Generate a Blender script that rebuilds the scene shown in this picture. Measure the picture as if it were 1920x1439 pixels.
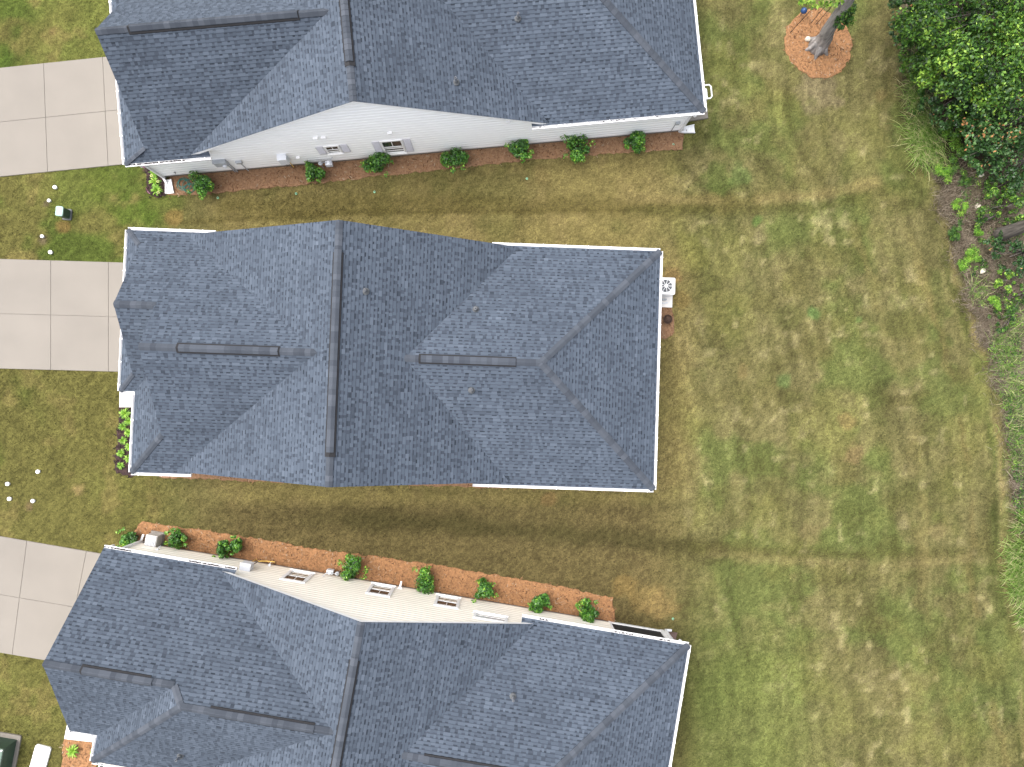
import bpy, math, random
import numpy as np
from mathutils import Matrix, Vector
random.seed(7); rng = np.random.default_rng(11)
for o in list(bpy.data.objects): bpy.data.objects.remove(o)
S = bpy.context.scene
R = math.radians

# ------------------------------------------------------------------ camera
F, H, CX, CY = 1331.0, 31.5, 960.0, 719.5          # focal length in photo pixels, flying height in metres
TX, TY = -0.0165, 0.0245                           # small tilt of the drone camera
cam = bpy.data.cameras.new('camera'); cam.sensor_width = 36; cam.lens = F / 1920 * 36
cam.clip_start = .5; cam.clip_end = 900
co = bpy.data.objects.new('camera', cam); S.collection.objects.link(co); S.camera = co
ax_r = Vector((math.cos(TX), 0, -math.sin(TX)))                     # image right, in world x y z
d2 = Vector((-math.sin(TX), 0, -math.cos(TX)))
ax_d = Vector((0, -math.cos(TY), 0)) + d2 * math.sin(TY)            # image down
ax_f = Vector((0, math.sin(TY), 0)) + d2 * math.cos(TY)             # forward
M = Matrix.Identity(4)
for i in range(3):
    M[i][0] = ax_r[i]; M[i][1] = -ax_d[i]; M[i][2] = -ax_f[i]
M[2][3] = H
co.matrix_world = M
S.render.resolution_x, S.render.resolution_y = 1024, 767

def at(px, py, z=0.0):                              # point of the place at height z that the photo shows at (px, py)
    d = ax_r * ((px - CX) / F) + ax_d * ((py - CY) / F) + ax_f
    k = (z - H) / d.z
    return Vector((d.x * k, d.y * k, z))
def pix(P):
    v = Vector(P) - Vector((0, 0, H)); w = v.dot(ax_f)
    return CX + F * v.dot(ax_r) / w, CY + F * v.dot(ax_d) / w

# ------------------------------------------------------------------ sky, sun, exposure (bright overcast)
SUN_EL, SUN_AZ = R(64), R(292)                       # azimuth clockwise from +Y: light from the upper left
W = bpy.data.worlds.new('World'); S.world = W; W.use_nodes = True
nt = W.node_tree; nt.nodes.clear()
wo = nt.nodes.new('ShaderNodeOutputWorld'); bg = nt.nodes.new('ShaderNodeBackground')
sk = nt.nodes.new('ShaderNodeTexSky'); sk.sky_type = 'NISHITA'; sk.sun_disc = False
sk.sun_elevation = SUN_EL; sk.sun_rotation = SUN_AZ; sk.dust_density = 6; sk.air_density = 1.0; sk.ozone_density = 1.0
hs = nt.nodes.new('ShaderNodeHueSaturation'); hs.inputs['Saturation'].default_value = .38
nt.links.new(sk.outputs[0], hs.inputs['Color']); nt.links.new(hs.outputs[0], bg.inputs[0])
bg.inputs[1].default_value = 0.15; nt.links.new(bg.outputs[0], wo.inputs[0])
sl = bpy.data.lights.new('sun', 'SUN'); sl.energy = 0.8; sl.angle = R(62); sl.color = (1, .97, .93)
so = bpy.data.objects.new('sun', sl); S.collection.objects.link(so)
sd = Vector((math.sin(SUN_AZ) * math.cos(SUN_EL), math.cos(SUN_AZ) * math.cos(SUN_EL), math.sin(SUN_EL)))
so.rotation_euler = sd.to_track_quat('Z', 'Y').to_euler(); so.location = (0, 0, 60)
vs = S.view_settings; vs.view_transform = 'Standard'; vs.look = 'None'; vs.gamma = 1; vs.use_curve_mapping = False
vs.exposure = 1.40
S.render.engine = 'CYCLES'
S.cycles.max_bounces = 6; S.cycles.diffuse_bounces = 3; S.cycles.glossy_bounces = 2; S.cycles.transmission_bounces = 2

# ------------------------------------------------------------------ materials
def lin(c): return tuple(((x / 255 / 12.92) if x / 255 < .04045 else ((x / 255 + .055) / 1.055) ** 2.4) for x in c)
G = 3.3
def alb(r, g, b, k=1.0): return tuple(min(.9, x / G * k) for x in lin((r, g, b)))
def new_mat(name):
    m = bpy.data.materials.new(name); m.use_nodes = True
    n = m.node_tree; p = n.nodes['Principled BSDF']; return m, n, p
def mat(name, c, rough=.7, metal=0, var=.12, scale=6, bump=0, bscale=60, spec=.4, fine=None):
    m, n, p = new_mat(name); L = n.links.new
    p.inputs['Roughness'].default_value = rough; p.inputs['Metallic'].default_value = metal
    p.inputs['Specular IOR Level'].default_value = spec
    tc = n.nodes.new('ShaderNodeTexCoord'); no = n.nodes.new('ShaderNodeTexNoise')
    no.inputs['Scale'].default_value = scale; no.inputs['Detail'].default_value = 6; L(tc.outputs['Object'], no.inputs['Vector'])
    mx = n.nodes.new('ShaderNodeMix'); mx.data_type = 'RGBA'
    mx.inputs[6].default_value = (*[x * (1 - var) for x in c], 1); mx.inputs[7].default_value = (*[min(.92, x * (1 + var)) for x in c], 1)
    rp = n.nodes.new('ShaderNodeMapRange'); rp.inputs[1].default_value = .3; rp.inputs[2].default_value = .7
    L(no.outputs[0], rp.inputs[0]); L(rp.outputs[0], mx.inputs[0]); L(mx.outputs[2], p.inputs['Base Color'])
    if bump:
        b = n.nodes.new('ShaderNodeBump'); b.inputs['Strength'].default_value = bump; b.inputs['Distance'].default_value = .02
        n2 = n.nodes.new('ShaderNodeTexNoise'); n2.inputs['Scale'].default_value = bscale; n2.inputs['Detail'].default_value = 4
        L(tc.outputs['Object'], n2.inputs['Vector']); L(n2.outputs[0], b.inputs['Height']); L(b.outputs[0], p.inputs['Normal'])
    return m
def tone_mat(name, stops, rough=.8, spec=.3, grain=0, gscale=40, attr='tone', objrand=False, trans=0, bump=0):
    """colour from a per-piece tone (face attribute, or a random number per object)"""
    m, n, p = new_mat(name); L = n.links.new
    p.inputs['Roughness'].default_value = rough; p.inputs['Specular IOR Level'].default_value = spec
    if objrand: s = n.nodes.new('ShaderNodeObjectInfo').outputs['Random']
    else:
        a = n.nodes.new('ShaderNodeAttribute'); a.attribute_name = attr; s = a.outputs['Fac']
    tc = n.nodes.new('ShaderNodeTexCoord')
    if grain:
        no = n.nodes.new('ShaderNodeTexNoise'); no.inputs['Scale'].default_value = gscale; no.inputs['Detail'].default_value = 5
        L(tc.outputs['Object'], no.inputs['Vector'])
        ma = n.nodes.new('ShaderNodeMath'); ma.operation = 'MULTIPLY_ADD'; ma.inputs[1].default_value = grain; ma.inputs[2].default_value = -grain / 2
        L(no.outputs[0], ma.inputs[0])
        mb = n.nodes.new('ShaderNodeMath'); mb.operation = 'ADD'; L(s, mb.inputs[0]); L(ma.outputs[0], mb.inputs[1]); s = mb.outputs[0]
        if bump:
            b = n.nodes.new('ShaderNodeBump'); b.inputs['Strength'].default_value = bump; b.inputs['Distance'].default_value = .01
            L(no.outputs[0], b.inputs['Height']); L(b.outputs[0], p.inputs['Normal'])
    cr = n.nodes.new('ShaderNodeValToRGB'); e = cr.color_ramp.elements
    while len(e) < len(stops): e.new(.5)
    for k, (t, c) in enumerate(stops): e[k].position = t; e[k].color = (*c, 1)
    L(s, cr.inputs[0]); L(cr.outputs[0], p.inputs['Base Color'])
    if trans:
        t = n.nodes.new('ShaderNodeBsdfTranslucent'); L(cr.outputs[0], t.inputs[0])
        ms = n.nodes.new('ShaderNodeMixShader'); ms.inputs[0].default_value = trans
        L(p.outputs[0], ms.inputs[1]); L(t.outputs[0], ms.inputs[2]); L(ms.outputs[0], n.nodes['Material Output'].inputs[0])
    return m

MT = {}
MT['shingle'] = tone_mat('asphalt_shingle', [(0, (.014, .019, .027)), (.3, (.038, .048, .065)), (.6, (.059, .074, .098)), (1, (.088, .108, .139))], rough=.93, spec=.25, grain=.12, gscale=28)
MT['cap'] = tone_mat('ridge_cap_shingle', [(0, (.040, .047, .060)), (.5, (.050, .058, .072)), (1, (.066, .075, .092))], rough=.93, spec=.25, grain=.2, gscale=14, objrand=True)
def weather(m, amt, scale, stretch=(1, 1, 1)):               # faint large-scale fading and streaks over a tone material
    n = m.node_tree; cr = n.nodes['Color Ramp']; p = n.nodes['Principled BSDF']; tc = n.nodes.new('ShaderNodeTexCoord'); mp = n.nodes.new('ShaderNodeMapping'); mp.inputs['Scale'].default_value = stretch
    no = n.nodes.new('ShaderNodeTexNoise'); no.inputs['Scale'].default_value = scale; no.inputs['Detail'].default_value = 5; mr = n.nodes.new('ShaderNodeMapRange'); mr.inputs[1].default_value = .3; mr.inputs[2].default_value = .7; mr.inputs[3].default_value = 1 - amt; mr.inputs[4].default_value = 1 + amt
    vm = n.nodes.new('ShaderNodeVectorMath'); vm.operation = 'SCALE'; L = n.links.new; L(tc.outputs['Object'], mp.inputs[0]); L(mp.outputs[0], no.inputs['Vector']); L(no.outputs[0], mr.inputs[0]); L(cr.outputs[0], vm.inputs[0]); L(mr.outputs[0], vm.inputs['Scale']); L(vm.outputs[0], p.inputs['Base Color'])
weather(MT['shingle'], .06, .45)
MT['deck'] = mat('roof_deck', (.05, .055, .065), .95)
MT['vent'] = mat('vent_black', (.012, .012, .014), .8)
MT['trim'] = mat('white_trim', (.80, .80, .80), .45, var=.04)
MT['gutter'] = mat('white_gutter', (.70, .70, .71), .45, var=.06, scale=3)
MT['siding_white'] = mat('white_vinyl_siding', (.90, .905, .915), .5, var=.015, scale=2)
MT['siding_cream'] = mat('cream_vinyl_siding', (.89, .84, .74), .5, var=.03, scale=2)
MT['siding_grey'] = mat('pale_grey_vinyl_siding', (.72, .72, .72), .5, var=.03, scale=2)
MT['shutter'] = mat('lilac_grey_shutter', (.56, .555, .60), .6, var=.05)
MT['glass'] = mat('window_glass', (.03, .032, .03), .06, var=.1, spec=.8)
MT['screen'] = mat('porch_screen', (.018, .018, .02), .7, var=.1, scale=30)
MT['concrete'] = mat('concrete', alb(208, 199, 187), .85, var=.06, scale=.5, bump=.15, bscale=90)
MT['joint'] = mat('concrete_joint', alb(190, 181, 170), .95)
MT['stoop'] = mat('pale_concrete', (.72, .69, .65), .8, var=.04, scale=2)
MT['metal'] = mat('grey_metal', (.36, .38, .40), .45, var=.12, scale=5)
MT['metal_dark'] = mat('dark_grey_metal', (.09, .095, .10), .5)
MT['metal_light'] = mat('light_grey_metal', (.62, .64, .68), .4, var=.08)
MT['ac_grey'] = mat('warm_grey_metal', (.46, .44, .42), .5, var=.06)
MT['vent_grey'] = mat('weathered_grey_pipe', (.16, .17, .19), .6)
MT['black'] = mat('black_iron', (.012, .012, .013), .5)
MT['pvc'] = mat('white_pvc', (.86, .86, .86), .35, var=.02)
MT['green_box'] = mat('utility_green', (.032, .060, .042), .5, var=.15)
MT['green_top'] = mat('utility_green_pale_top', (.23, .33, .29), .55, var=.1)  # paler green for the pedestal lid
MT['green_lid'] = mat('utility_green_lid', (.085, .13, .10), .5, var=.15)
MT['green_cap'] = mat('pale_green_plastic', (.25, .55, .33), .5)
MT['hose'] = mat('teal_hose', (.02, .16, .13), .4, var=.2)
MT['pink'] = mat('pink_cloth', (.62, .26, .42), .8, var=.3, scale=20)
MT['blue'] = mat('dark_blue_glass', (.02, .05, .14), .15)
MT['stone'] = mat('pale_stone', (.62, .57, .46), .9, var=.15, bump=.5, bscale=8)
MT['yellow'] = mat('yellow_pipe', (.65, .42, .10), .5)
MT['splash_brown'] = mat('brown_plastic', (.14, .09, .075), .7)
MT['splash_white'] = mat('white_plastic', (.78, .78, .78), .6)
MT['rust'] = mat('dark_rusty_clay', (.055, .030, .020), .8, var=.4, scale=12)
MT['bark'] = mat('grey_bark', (.20, .185, .175), .95, var=.5, scale=9, bump=.9, bscale=14)
MT['bark_dark'] = mat('brown_bark', (.085, .075, .065), .95, var=.5, scale=11, bump=.9, bscale=16)
for k in ('bark', 'bark_dark'):
    n = MT[k].node_tree; tcn = [x for x in n.nodes if x.type == 'TEX_COORD'][0]; mp = n.nodes.new('ShaderNodeMapping'); mp.inputs['Scale'].default_value = (1, 1, .16); n.links.new(tcn.outputs['Object'], mp.inputs[0])
    for x in [x for x in n.nodes if x.type == 'TEX_NOISE']: n.links.new(mp.outputs[0], x.inputs['Vector'])
MT['stem'] = mat('brown_stem', (.07, .05, .03), .9)
MT['mulch'] = mat('red_pine_straw_mulch', alb(214, 166, 126), .95, var=.28, scale=13, bump=.9, bscale=40)
MT['mulch2'] = mat('orange_pine_straw_mulch', alb(236, 174, 120), .95, var=.3, scale=13, bump=.9, bscale=40)
MT['mulch_dark'] = mat('dark_brown_mulch', alb(96, 72, 70), .95, var=.4, scale=12, bump=.9, bscale=50)
MT['chip'] = tone_mat('pine_straw', [(0, alb(130, 88, 58)), (.45, alb(206, 154, 112)), (.85, alb(238, 184, 134)), (1, alb(252, 226, 192))], rough=.9)
MT['chip_dark'] = tone_mat('dark_bark_chips', [(0, alb(36, 26, 28)), (.6, alb(84, 60, 58)), (1, alb(128, 96, 88))], rough=.9)
MT['leaf_shrub'] = tone_mat('shrub_leaf', [(0, (.010, .048, .008)), (.42, (.046, .150, .016)), (.85, (.115, .30, .028)), (1, (.28, .46, .05))], rough=.4, spec=.5, trans=.15)
MT['leaf_lime'] = tone_mat('lime_leaf', [(0, (.05, .14, .015)), (.5, (.16, .34, .03)), (1, (.42, .60, .10))], rough=.5, trans=.25)
MT['leaf_wood'] = tone_mat('woodland_leaf', [(0, (.006, .024, .004)), (.35, (.028, .085, .010)), (.7, (.105, .225, .024)), (1, (.29, .44, .058))], rough=.5, spec=.4, trans=.2)
MT['leaf_dark'] = tone_mat('dark_leaf', [(0, (.006, .024, .006)), (.5, (.026, .080, .015)), (.985, (.085, .185, .040)), (1, (.42, .20, .08))], rough=.45, spec=.5, trans=.15)
MT['leaf_pine'] = tone_mat('pine_needles', [(0, (.016, .04, .012)), (1, (.07, .13, .03))], rough=.6)
MT['tall_grass'] = tone_mat('tall_grass', [(0, (.03, .085, .012)), (.45, (.13, .24, .035)), (.8, (.27, .38, .10)), (1, (.50, .45, .25))], rough=.6, trans=.25)
MT['litter'] = tone_mat('dead_straw', [(0, alb(88, 76, 60)), (.5, alb(164, 146, 124)), (1, alb(228, 212, 186))], rough=.95)
MT['flower'] = mat('pale_yellow_petal', (.80, .74, .35), .7)

# ------------------------------------------------------------------ helpers
COL = S.collection
def link(o, parent=None):
    COL.objects.link(o)
    if parent is not None: o.parent = parent
    return o
def tag(o, label=None, cat=None, group=None, kind=None):
    if label: o['label'] = label
    if cat: o['category'] = cat
    if group: o['group'] = group
    if kind: o['kind'] = kind
    return o
def empty(name, loc, rz=0):
    o = bpy.data.objects.new(name, None); o.location = loc; o.rotation_euler = (0, 0, rz); o.empty_display_size = .3
    return link(o)
def np_mesh(name, V, Fc, m, tone=None, smooth=False):
    """mesh from arrays; every face has the same number of corners"""
    V = np.asarray(V, np.float32); Fc = np.asarray(Fc, np.int32); k = Fc.shape[1]
    me = bpy.data.meshes.new(name)
    me.vertices.add(len(V)); me.vertices.foreach_set('co', V.ravel())
    me.loops.add(Fc.size); me.loops.foreach_set('vertex_index', Fc.ravel())
    me.polygons.add(len(Fc)); me.polygons.foreach_set('loop_start', np.arange(0, Fc.size, k, dtype=np.int32))
    me.polygons.foreach_set('loop_total', np.full(len(Fc), k, np.int32))
    if smooth: me.polygons.foreach_set('use_smooth', np.ones(len(Fc), bool))
    if tone is not None:
        a = me.attributes.new('tone', 'FLOAT', 'FACE'); a.data.foreach_set('value', np.asarray(tone, np.float32))
    me.update(calc_edges=True); me.materials.append(m); return me
class MB:
    def __init__(s): s.v = []; s.f = []; s.t = []; s.mi = []; s.cm = 0
    def add(s, vs, fs, t=.5):
        b = len(s.v); s.v += [tuple(x) for x in vs]
        for f in fs: s.f.append(tuple(b + i for i in f)); s.t.append(t); s.mi.append(s.cm)
        return s
    def box(s, c, d, rz=0, taper=1.0, t=.5):
        x, y, z = (q / 2 for q in d); ca, sa = math.cos(rz), math.sin(rz); vs = []
        for k, (sx, sy, sz) in enumerate(((-1,-1,-1),(1,-1,-1),(1,1,-1),(-1,1,-1),(-1,-1,1),(1,-1,1),(1,1,1),(-1,1,1))):
            kx = taper if sz > 0 else 1
            a, b = sx * x * kx, sy * y * kx
            vs.append((c[0] + a * ca - b * sa, c[1] + a * sa + b * ca, c[2] + sz * z))
        return s.add(vs, ((3,2,1,0),(4,5,6,7),(0,1,5,4),(1,2,6,5),(2,3,7,6),(3,0,4,7)), t)
    def rbox(s, c, d, rz=0, r=.05, n=3):                       # box with rounded upright edges and a chamfered top
        x, y = d[0] / 2, d[1] / 2; ring = []
        for q, (sx, sy) in enumerate(((1,1),(-1,1),(-1,-1),(1,-1))):
            for i in range(n + 1):
                a = math.pi / 2 * (q + i / n); ring.append((sx * (x - r) + r * math.cos(a), sy * (y - r) + r * math.sin(a)))
        ca, sa = math.cos(rz), math.sin(rz); N = len(ring); h = d[2] / 2; ch = min(r, h) * .4
        vs = []
        for (k, z) in ((1, -h), (1, h - ch), (1 - ch / max(x, y), h)):
            for (a, b) in ring: vs.append((c[0] + (a * ca - b * sa) * k, c[1] + (a * sa + b * ca) * k, c[2] + z))
        fs = [tuple(range(N - 1, -1, -1)), tuple(range(2 * N, 3 * N))]
        for l in range(2):
            for i in range(N): fs.append((l * N + i, l * N + (i + 1) % N, (l + 1) * N + (i + 1) % N, (l + 1) * N + i))
        return s.add(vs, fs)
    def tube(s, pts, r, n=8, caps=True):
        P = [Vector(p) for p in pts]; rr = r if isinstance(r, (list, tuple)) else [r] * len(P); vs = []
        for i, p in enumerate(P):
            t = (P[min(i + 1, len(P) - 1)] - P[max(i - 1, 0)]).normalized()
            a = t.cross(Vector((0, 0, 1)) if abs(t.z) < .9 else Vector((1, 0, 0))).normalized(); b = t.cross(a)
            for k in range(n):
                w = 2 * math.pi * k / n; vs.append(p + (a * math.cos(w) + b * math.sin(w)) * rr[i])
        fs = []
        for i in range(len(P) - 1):
            for k in range(n): fs.append((i * n + k, i * n + (k + 1) % n, (i + 1) * n + (k + 1) % n, (i + 1) * n + k))
        if caps: fs += [tuple(range(n - 1, -1, -1)), tuple(range((len(P) - 1) * n, len(P) * n))]
        return s.add(vs, fs)
    def lathe(s, c, prof, n=16):
        vs = []; 
        for (r, z) in prof:
            for k in range(n): w = 2 * math.pi * k / n; vs.append((c[0] + r * math.cos(w), c[1] + r * math.sin(w), c[2] + z))
        fs = []
        for i in range(len(prof) - 1):
            for k in range(n): fs.append((i * n + k, i * n + (k + 1) % n, (i + 1) * n + (k + 1) % n, (i + 1) * n + k))
        fs += [tuple(range(n - 1, -1, -1)), tuple(range((len(prof) - 1) * n, len(prof) * n))]
        return s.add(vs, fs)
    def mesh(s, name, m, smooth=False, tone=False):
        me = bpy.data.meshes.new(name); me.from_pydata(s.v, [], s.f)
        ms = m if isinstance(m, (list, tuple)) else [m]
        for x in ms: me.materials.append(x)
        if len(ms) > 1: me.polygons.foreach_set('material_index', s.mi)
        if smooth: me.polygons.foreach_set('use_smooth', [True] * len(s.f))
        if tone: a = me.attributes.new('tone', 'FLOAT', 'FACE'); a.data.foreach_set('value', s.t)
        me.update(); return me
    def build(s, name, m, parent=None, smooth=False, tone=False):
        return link(bpy.data.objects.new(name, s.mesh(name, m, smooth, tone)), parent)
def clip(poly, a, b, c):                                   # keep a*x + b*y <= c
    out = []; n = len(poly)
    for i in range(n):
        p, q = poly[i], poly[(i + 1) % n]; dp = a * p[0] + b * p[1] - c; dq = a * q[0] + b * q[1] - c
        if dp <= 0: out.append(p)
        if (dp < 0 < dq) or (dq < 0 < dp):
            t = dp / (dp - dq); out.append((p[0] + (q[0] - p[0]) * t, p[1] + (q[1] - p[1]) * t))
    return out
def area(p): return .5 * sum(p[i][0] * p[(i + 1) % len(p)][1] - p[(i + 1) % len(p)][0] * p[i][1] for i in range(len(p)))
def clean(p):
    o = []
    for q in p:
        if not o or math.hypot(q[0] - o[-1][0], q[1] - o[-1][1]) > 1e-4: o.append(q)
    if len(o) > 1 and math.hypot(o[0][0] - o[-1][0], o[0][1] - o[-1][1]) <= 1e-4: o.pop()
    return o
def copy_tree(o, parent=None):
    c = o.copy(); link(c); c.parent = parent
    for ch in list(o.children): copy_tree(ch, c)
    return c
def inside(px, py, poly):
    px = np.asarray(px); py = np.asarray(py); r = np.zeros(px.shape, bool); n = len(poly)
    for i in range(n):
        x1, y1 = poly[i]; x2, y2 = poly[(i + 1) % n]
        c = (y1 > py) != (y2 > py)
        r ^= c & (px < (x2 - x1) * (py - y1) / (y2 - y1 + 1e-12) + x1)
    return r
def noise2(x, y, cell, seed):                              # smooth value noise on a lattice
    g = np.random.default_rng(seed).random((256, 256)); u = x / cell + 1000; v = y / cell + 1000
    i = np.floor(u).astype(int); j = np.floor(v).astype(int); a = u - i; b = v - j
    a = a * a * (3 - 2 * a); b = b * b * (3 - 2 * b); i0, i1, j0, j1 = i % 256, (i + 1) % 256, j % 256, (j + 1) % 256
    return (g[i0, j0] * (1 - a) + g[i1, j0] * a) * (1 - b) + (g[i0, j1] * (1 - a) + g[i1, j1] * a) * b
def fbm(x, y, cell, seed, octv=4):
    s = 0; w = 1; t = 0
    for k in range(octv): s = s + w * noise2(x, y, cell / 2 ** k, seed + k * 17); t += w; w *= .55
    return s / t

# ------------------------------------------------------------------ the lawn: one ground sheet
WOOD_EDGE = [(1672, -200), (1682, 0), (1690, 110), (1698, 230), (1722, 305), (1764, 350), (1772, 400), (1792, 470), (1812, 540), (1842, 640), (1862, 720), (1882, 800),
             (1893, 900), (1897, 1000), (1900, 1100), (1912, 1170), (1930, 1250), (1945, 1439), (1960, 1650)]
def wood_x(py): return np.interp(py, [p[1] for p in WOOD_EDGE], [p[0] for p in WOOD_EDGE])
def gpix(X, Y):
    x = X; y = -Y; d = H
    x2 = x * math.cos(TX) + d * math.sin(TX); e2 = -x * math.sin(TX) + d * math.cos(TX)
    y2 = y * math.cos(TY) + e2 * math.sin(TY); e3 = -y * math.sin(TY) + e2 * math.cos(TY)
    e3 = np.maximum(e3, 1)
    return CX + F * x2 / e3, CY + F * y2 / e3
def A(*c): return np.array(alb(*c))
def smooth(a, b, x): t = np.clip((x - a) / (b - a), 0, 1); return t * t * (3 - 2 * t)
def seg_dist(px, py, pts):
    d = np.full(np.shape(px), 1e9)
    for (x1, y1), (x2, y2) in zip(pts[:-1], pts[1:]):
        t = np.clip(((px - x1) * (x2 - x1) + (py - y1) * (y2 - y1)) / ((x2 - x1) ** 2 + (y2 - y1) ** 2), 0, 1)
        d = np.minimum(d, np.hypot(px - x1 - t * (x2 - x1), py - y1 - t * (y2 - y1)))
    return d
def lawn_colour(X, Y):
    px, py = gpix(X, Y)
    n1 = fbm(X, Y, 2.6, 1); n2 = fbm(X, Y, .9, 2, 3); n3 = fbm(X, Y, 5.5, 3, 3); n4 = fbm(X, Y, .42, 4, 3); n6 = fbm(X, Y, 1.1, 61, 4)
    wx = wood_x(py)
    q = (px - wx) / 42.0                                   # metres from the wood's edge: mowing runs follow it
    st = fbm(q * 1.0, Y * .13, .55, 5, 3); st2 = fbm(q, Y * .10, 1.5, 6, 2)
    olive, tan, green = A(134, 126, 82), A(160, 147, 102), A(118, 128, 70)
    lime, straw, dark = A(148, 148, 80), A(200, 182, 138), A(92, 86, 54)
    def mixc(c, d, f): f = np.clip(f, 0, 1)[..., None]; return c * (1 - f) + d * f
    c = np.broadcast_to(olive, px.shape + (3,)).copy()
    rear = smooth(1180, 1300, px)
    # mottling
    c = mixc(c, tan, rear * (smooth(.45, .70, st) * .38 + smooth(.42, .74, n2) * .40))
    c = mixc(c, green, rear * smooth(.48, .64, n1) * .75); c = mixc(c, A(122, 114, 68), rear * smooth(.46, .76, n6) * .55)
    c = mixc(c, A(104, 106, 58), rear * smooth(.50, .72, fbm(X, Y, 1.3, 71, 4)) * .5); c = mixc(c, A(148, 144, 84), rear * smooth(.50, .72, fbm(X, Y, 1.7, 83, 4)) * .45)
    c = mixc(c, straw, rear * smooth(.58, .76, n4) * smooth(.44, .66, n2) * .42)
    c = mixc(c, A(128, 136, 76), rear * smooth(1060, 1300, py) * smooth(1620, 1400, px) * .7 * (.5 + n3))
    c = mixc(c, A(186, 164, 108), smooth(1330, 1240, px) * smooth(1215, 1235, px) * smooth(440, 500, py) * smooth(960, 900, py) * .75)  # tan strip behind the middle house, painted lighter to offset its shade
    # front lawns
    front = smooth(420, 250, px)
    c = mixc(c, A(138, 130, 72), front * .8); c = mixc(c, A(108, 128, 56), front * smooth(.46, .64, n1) * smooth(760, 420, py) * .95)
    c = mixc(c, A(112, 122, 58), front * smooth(.5, .68, n1) * .7); c = mixc(c, lime, front * smooth(.5, .7, n3) * .7)
    c = mixc(c, A(164, 146, 92), front * smooth(.60, .78, n2) * .6)
    # side yards: brown thatch, painted lighter to offset the houses' shade
    mid = smooth(320, 460, px) * smooth(1330, 1180, px)
    c = mixc(c, A(160, 143, 92), mid * .9); c = mixc(c, A(168, 147, 100), mid * smooth(.5, .75, n2) * .5); c = mixc(c, A(124, 120, 70), mid * smooth(.52, .7, n1) * .5)
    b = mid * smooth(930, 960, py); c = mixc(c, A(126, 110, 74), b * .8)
    # darker swale lines and mower tracks
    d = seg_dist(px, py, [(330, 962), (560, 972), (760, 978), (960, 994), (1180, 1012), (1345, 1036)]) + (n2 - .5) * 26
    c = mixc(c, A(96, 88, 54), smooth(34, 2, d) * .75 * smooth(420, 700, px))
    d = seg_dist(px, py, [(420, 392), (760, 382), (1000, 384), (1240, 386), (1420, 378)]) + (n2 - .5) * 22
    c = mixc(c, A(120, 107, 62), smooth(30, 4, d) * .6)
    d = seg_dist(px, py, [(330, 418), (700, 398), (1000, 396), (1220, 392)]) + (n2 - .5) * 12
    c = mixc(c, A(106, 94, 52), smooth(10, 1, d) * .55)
    d = seg_dist(px, py, [(1180, 372), (1400, 376), (1540, 366), (1640, 345)]) + (n2 - .5) * 14
    c = mixc(c, A(168, 148, 100), smooth(17, 2, d) * .55 * smooth(.22, .46, fbm(X, Y, 1.5, 91, 3)))
    d = seg_dist(px, py, [(1180, 394), (1400, 394), (1560, 386), (1680, 352)]) + (n2 - .5) * 14
    c = mixc(c, A(100, 97, 52), smooth(18, 2, d) * .5 * smooth(.22, .46, fbm(X, Y, 1.5, 91, 3)))
    d = seg_dist(px, py, [(1340, 1034), (1480, 1050), (1640, 1058), (1820, 1046)]) + (n2 - .5) * 16
    c = mixc(c, A(168, 150, 104), smooth(17, 2, d) * .5 * smooth(.22, .46, fbm(X, Y, 1.5, 91, 3)))
    d = seg_dist(px, py, [(1300, 1024), (1480, 1038), (1640, 1042), (1800, 1036)]) + (n2 - .5) * 12
    c = mixc(c, A(100, 95, 52), smooth(16, 2, d) * .5 * smooth(.22, .46, fbm(X, Y, 1.5, 91, 3)))
    # dark and pale mowing arcs along the wood
    for off, w, col, k in ((-34, 13, A(92, 98, 50), .6), (-14, 10, A(168, 146, 102), .6), (-78, 12, A(150, 132, 86), .45), (-120, 14, A(100, 104, 54), .35), (-175, 12, A(154, 138, 90), .4), (-230, 14, A(100, 102, 54), .3)):
        dd = np.abs(px - wx - off + (st2 - .5) * 46 + (n2 - .5) * 34); c = mixc(c, col, rear * smooth(w, w * .2, dd) * k * 1.1 * smooth(380, 480, py) * smooth(.3, .62, fbm(X, Y, 1.8, 97, 3)))
    # bare and pale spots
    for (x, y, r, col, k) in ((1540, 172, 46, A(168, 150, 116), .8), (1255, 520, 20, A(176, 142, 96), .7), (1275, 560, 18, A(172, 146, 92), .7), (1300, 470, 34, A(150, 146, 80), .35), (1210, 1120, 40, A(176, 150, 98), .85),
                              (1170, 1100, 34, A(172, 144, 92), .8), (1240, 1140, 34, A(178, 150, 100), .8), (1345, 330, 36, A(106, 122, 62), .6), (1385, 322, 26, A(120, 142, 80), .6), (1650, 180, 14, A(176, 154, 104), .6), (1470, 715, 14, A(118, 150, 86), .5),
                              (1525, 590, 14, A(112, 152, 84), .6), (1420, 415, 13, A(112, 148, 74), .6), (1610, 600, 10, A(120, 150, 84), .5), (330, 408, 18, A(166, 138, 84), .8), (145, 918, 13, A(206, 176, 122), .8), (120, 425, 14, A(176, 140, 88), .7),
                              (100, 60, 20, A(176, 146, 100), .6), (86, 381, 8, A(140, 118, 104), .6), (81, 451, 9, A(140, 118, 104), .6), (55, 950, 10, A(150, 120, 96), .6), (1035, 935, 16, A(166, 132, 90), .6), (1015, 330, 24, A(158, 136, 90), .5),
                              (1590, 790, 18, A(170, 140, 96), .5), (1600, 850, 20, A(172, 142, 104), .5), (1395, 700, 16, A(166, 142, 96), .5), (1520, 1000, 26, A(158, 140, 98), .5), (1760, 1000, 16, A(178, 158, 112), .5),
                              (1905, 900, 20, A(128, 108, 92), .7), (20, 120, 40, A(92, 120, 46), .5), (250, 395, 44, A(100, 128, 46), .6), (200, 350, 50, A(112, 126, 52), .5)):
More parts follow.
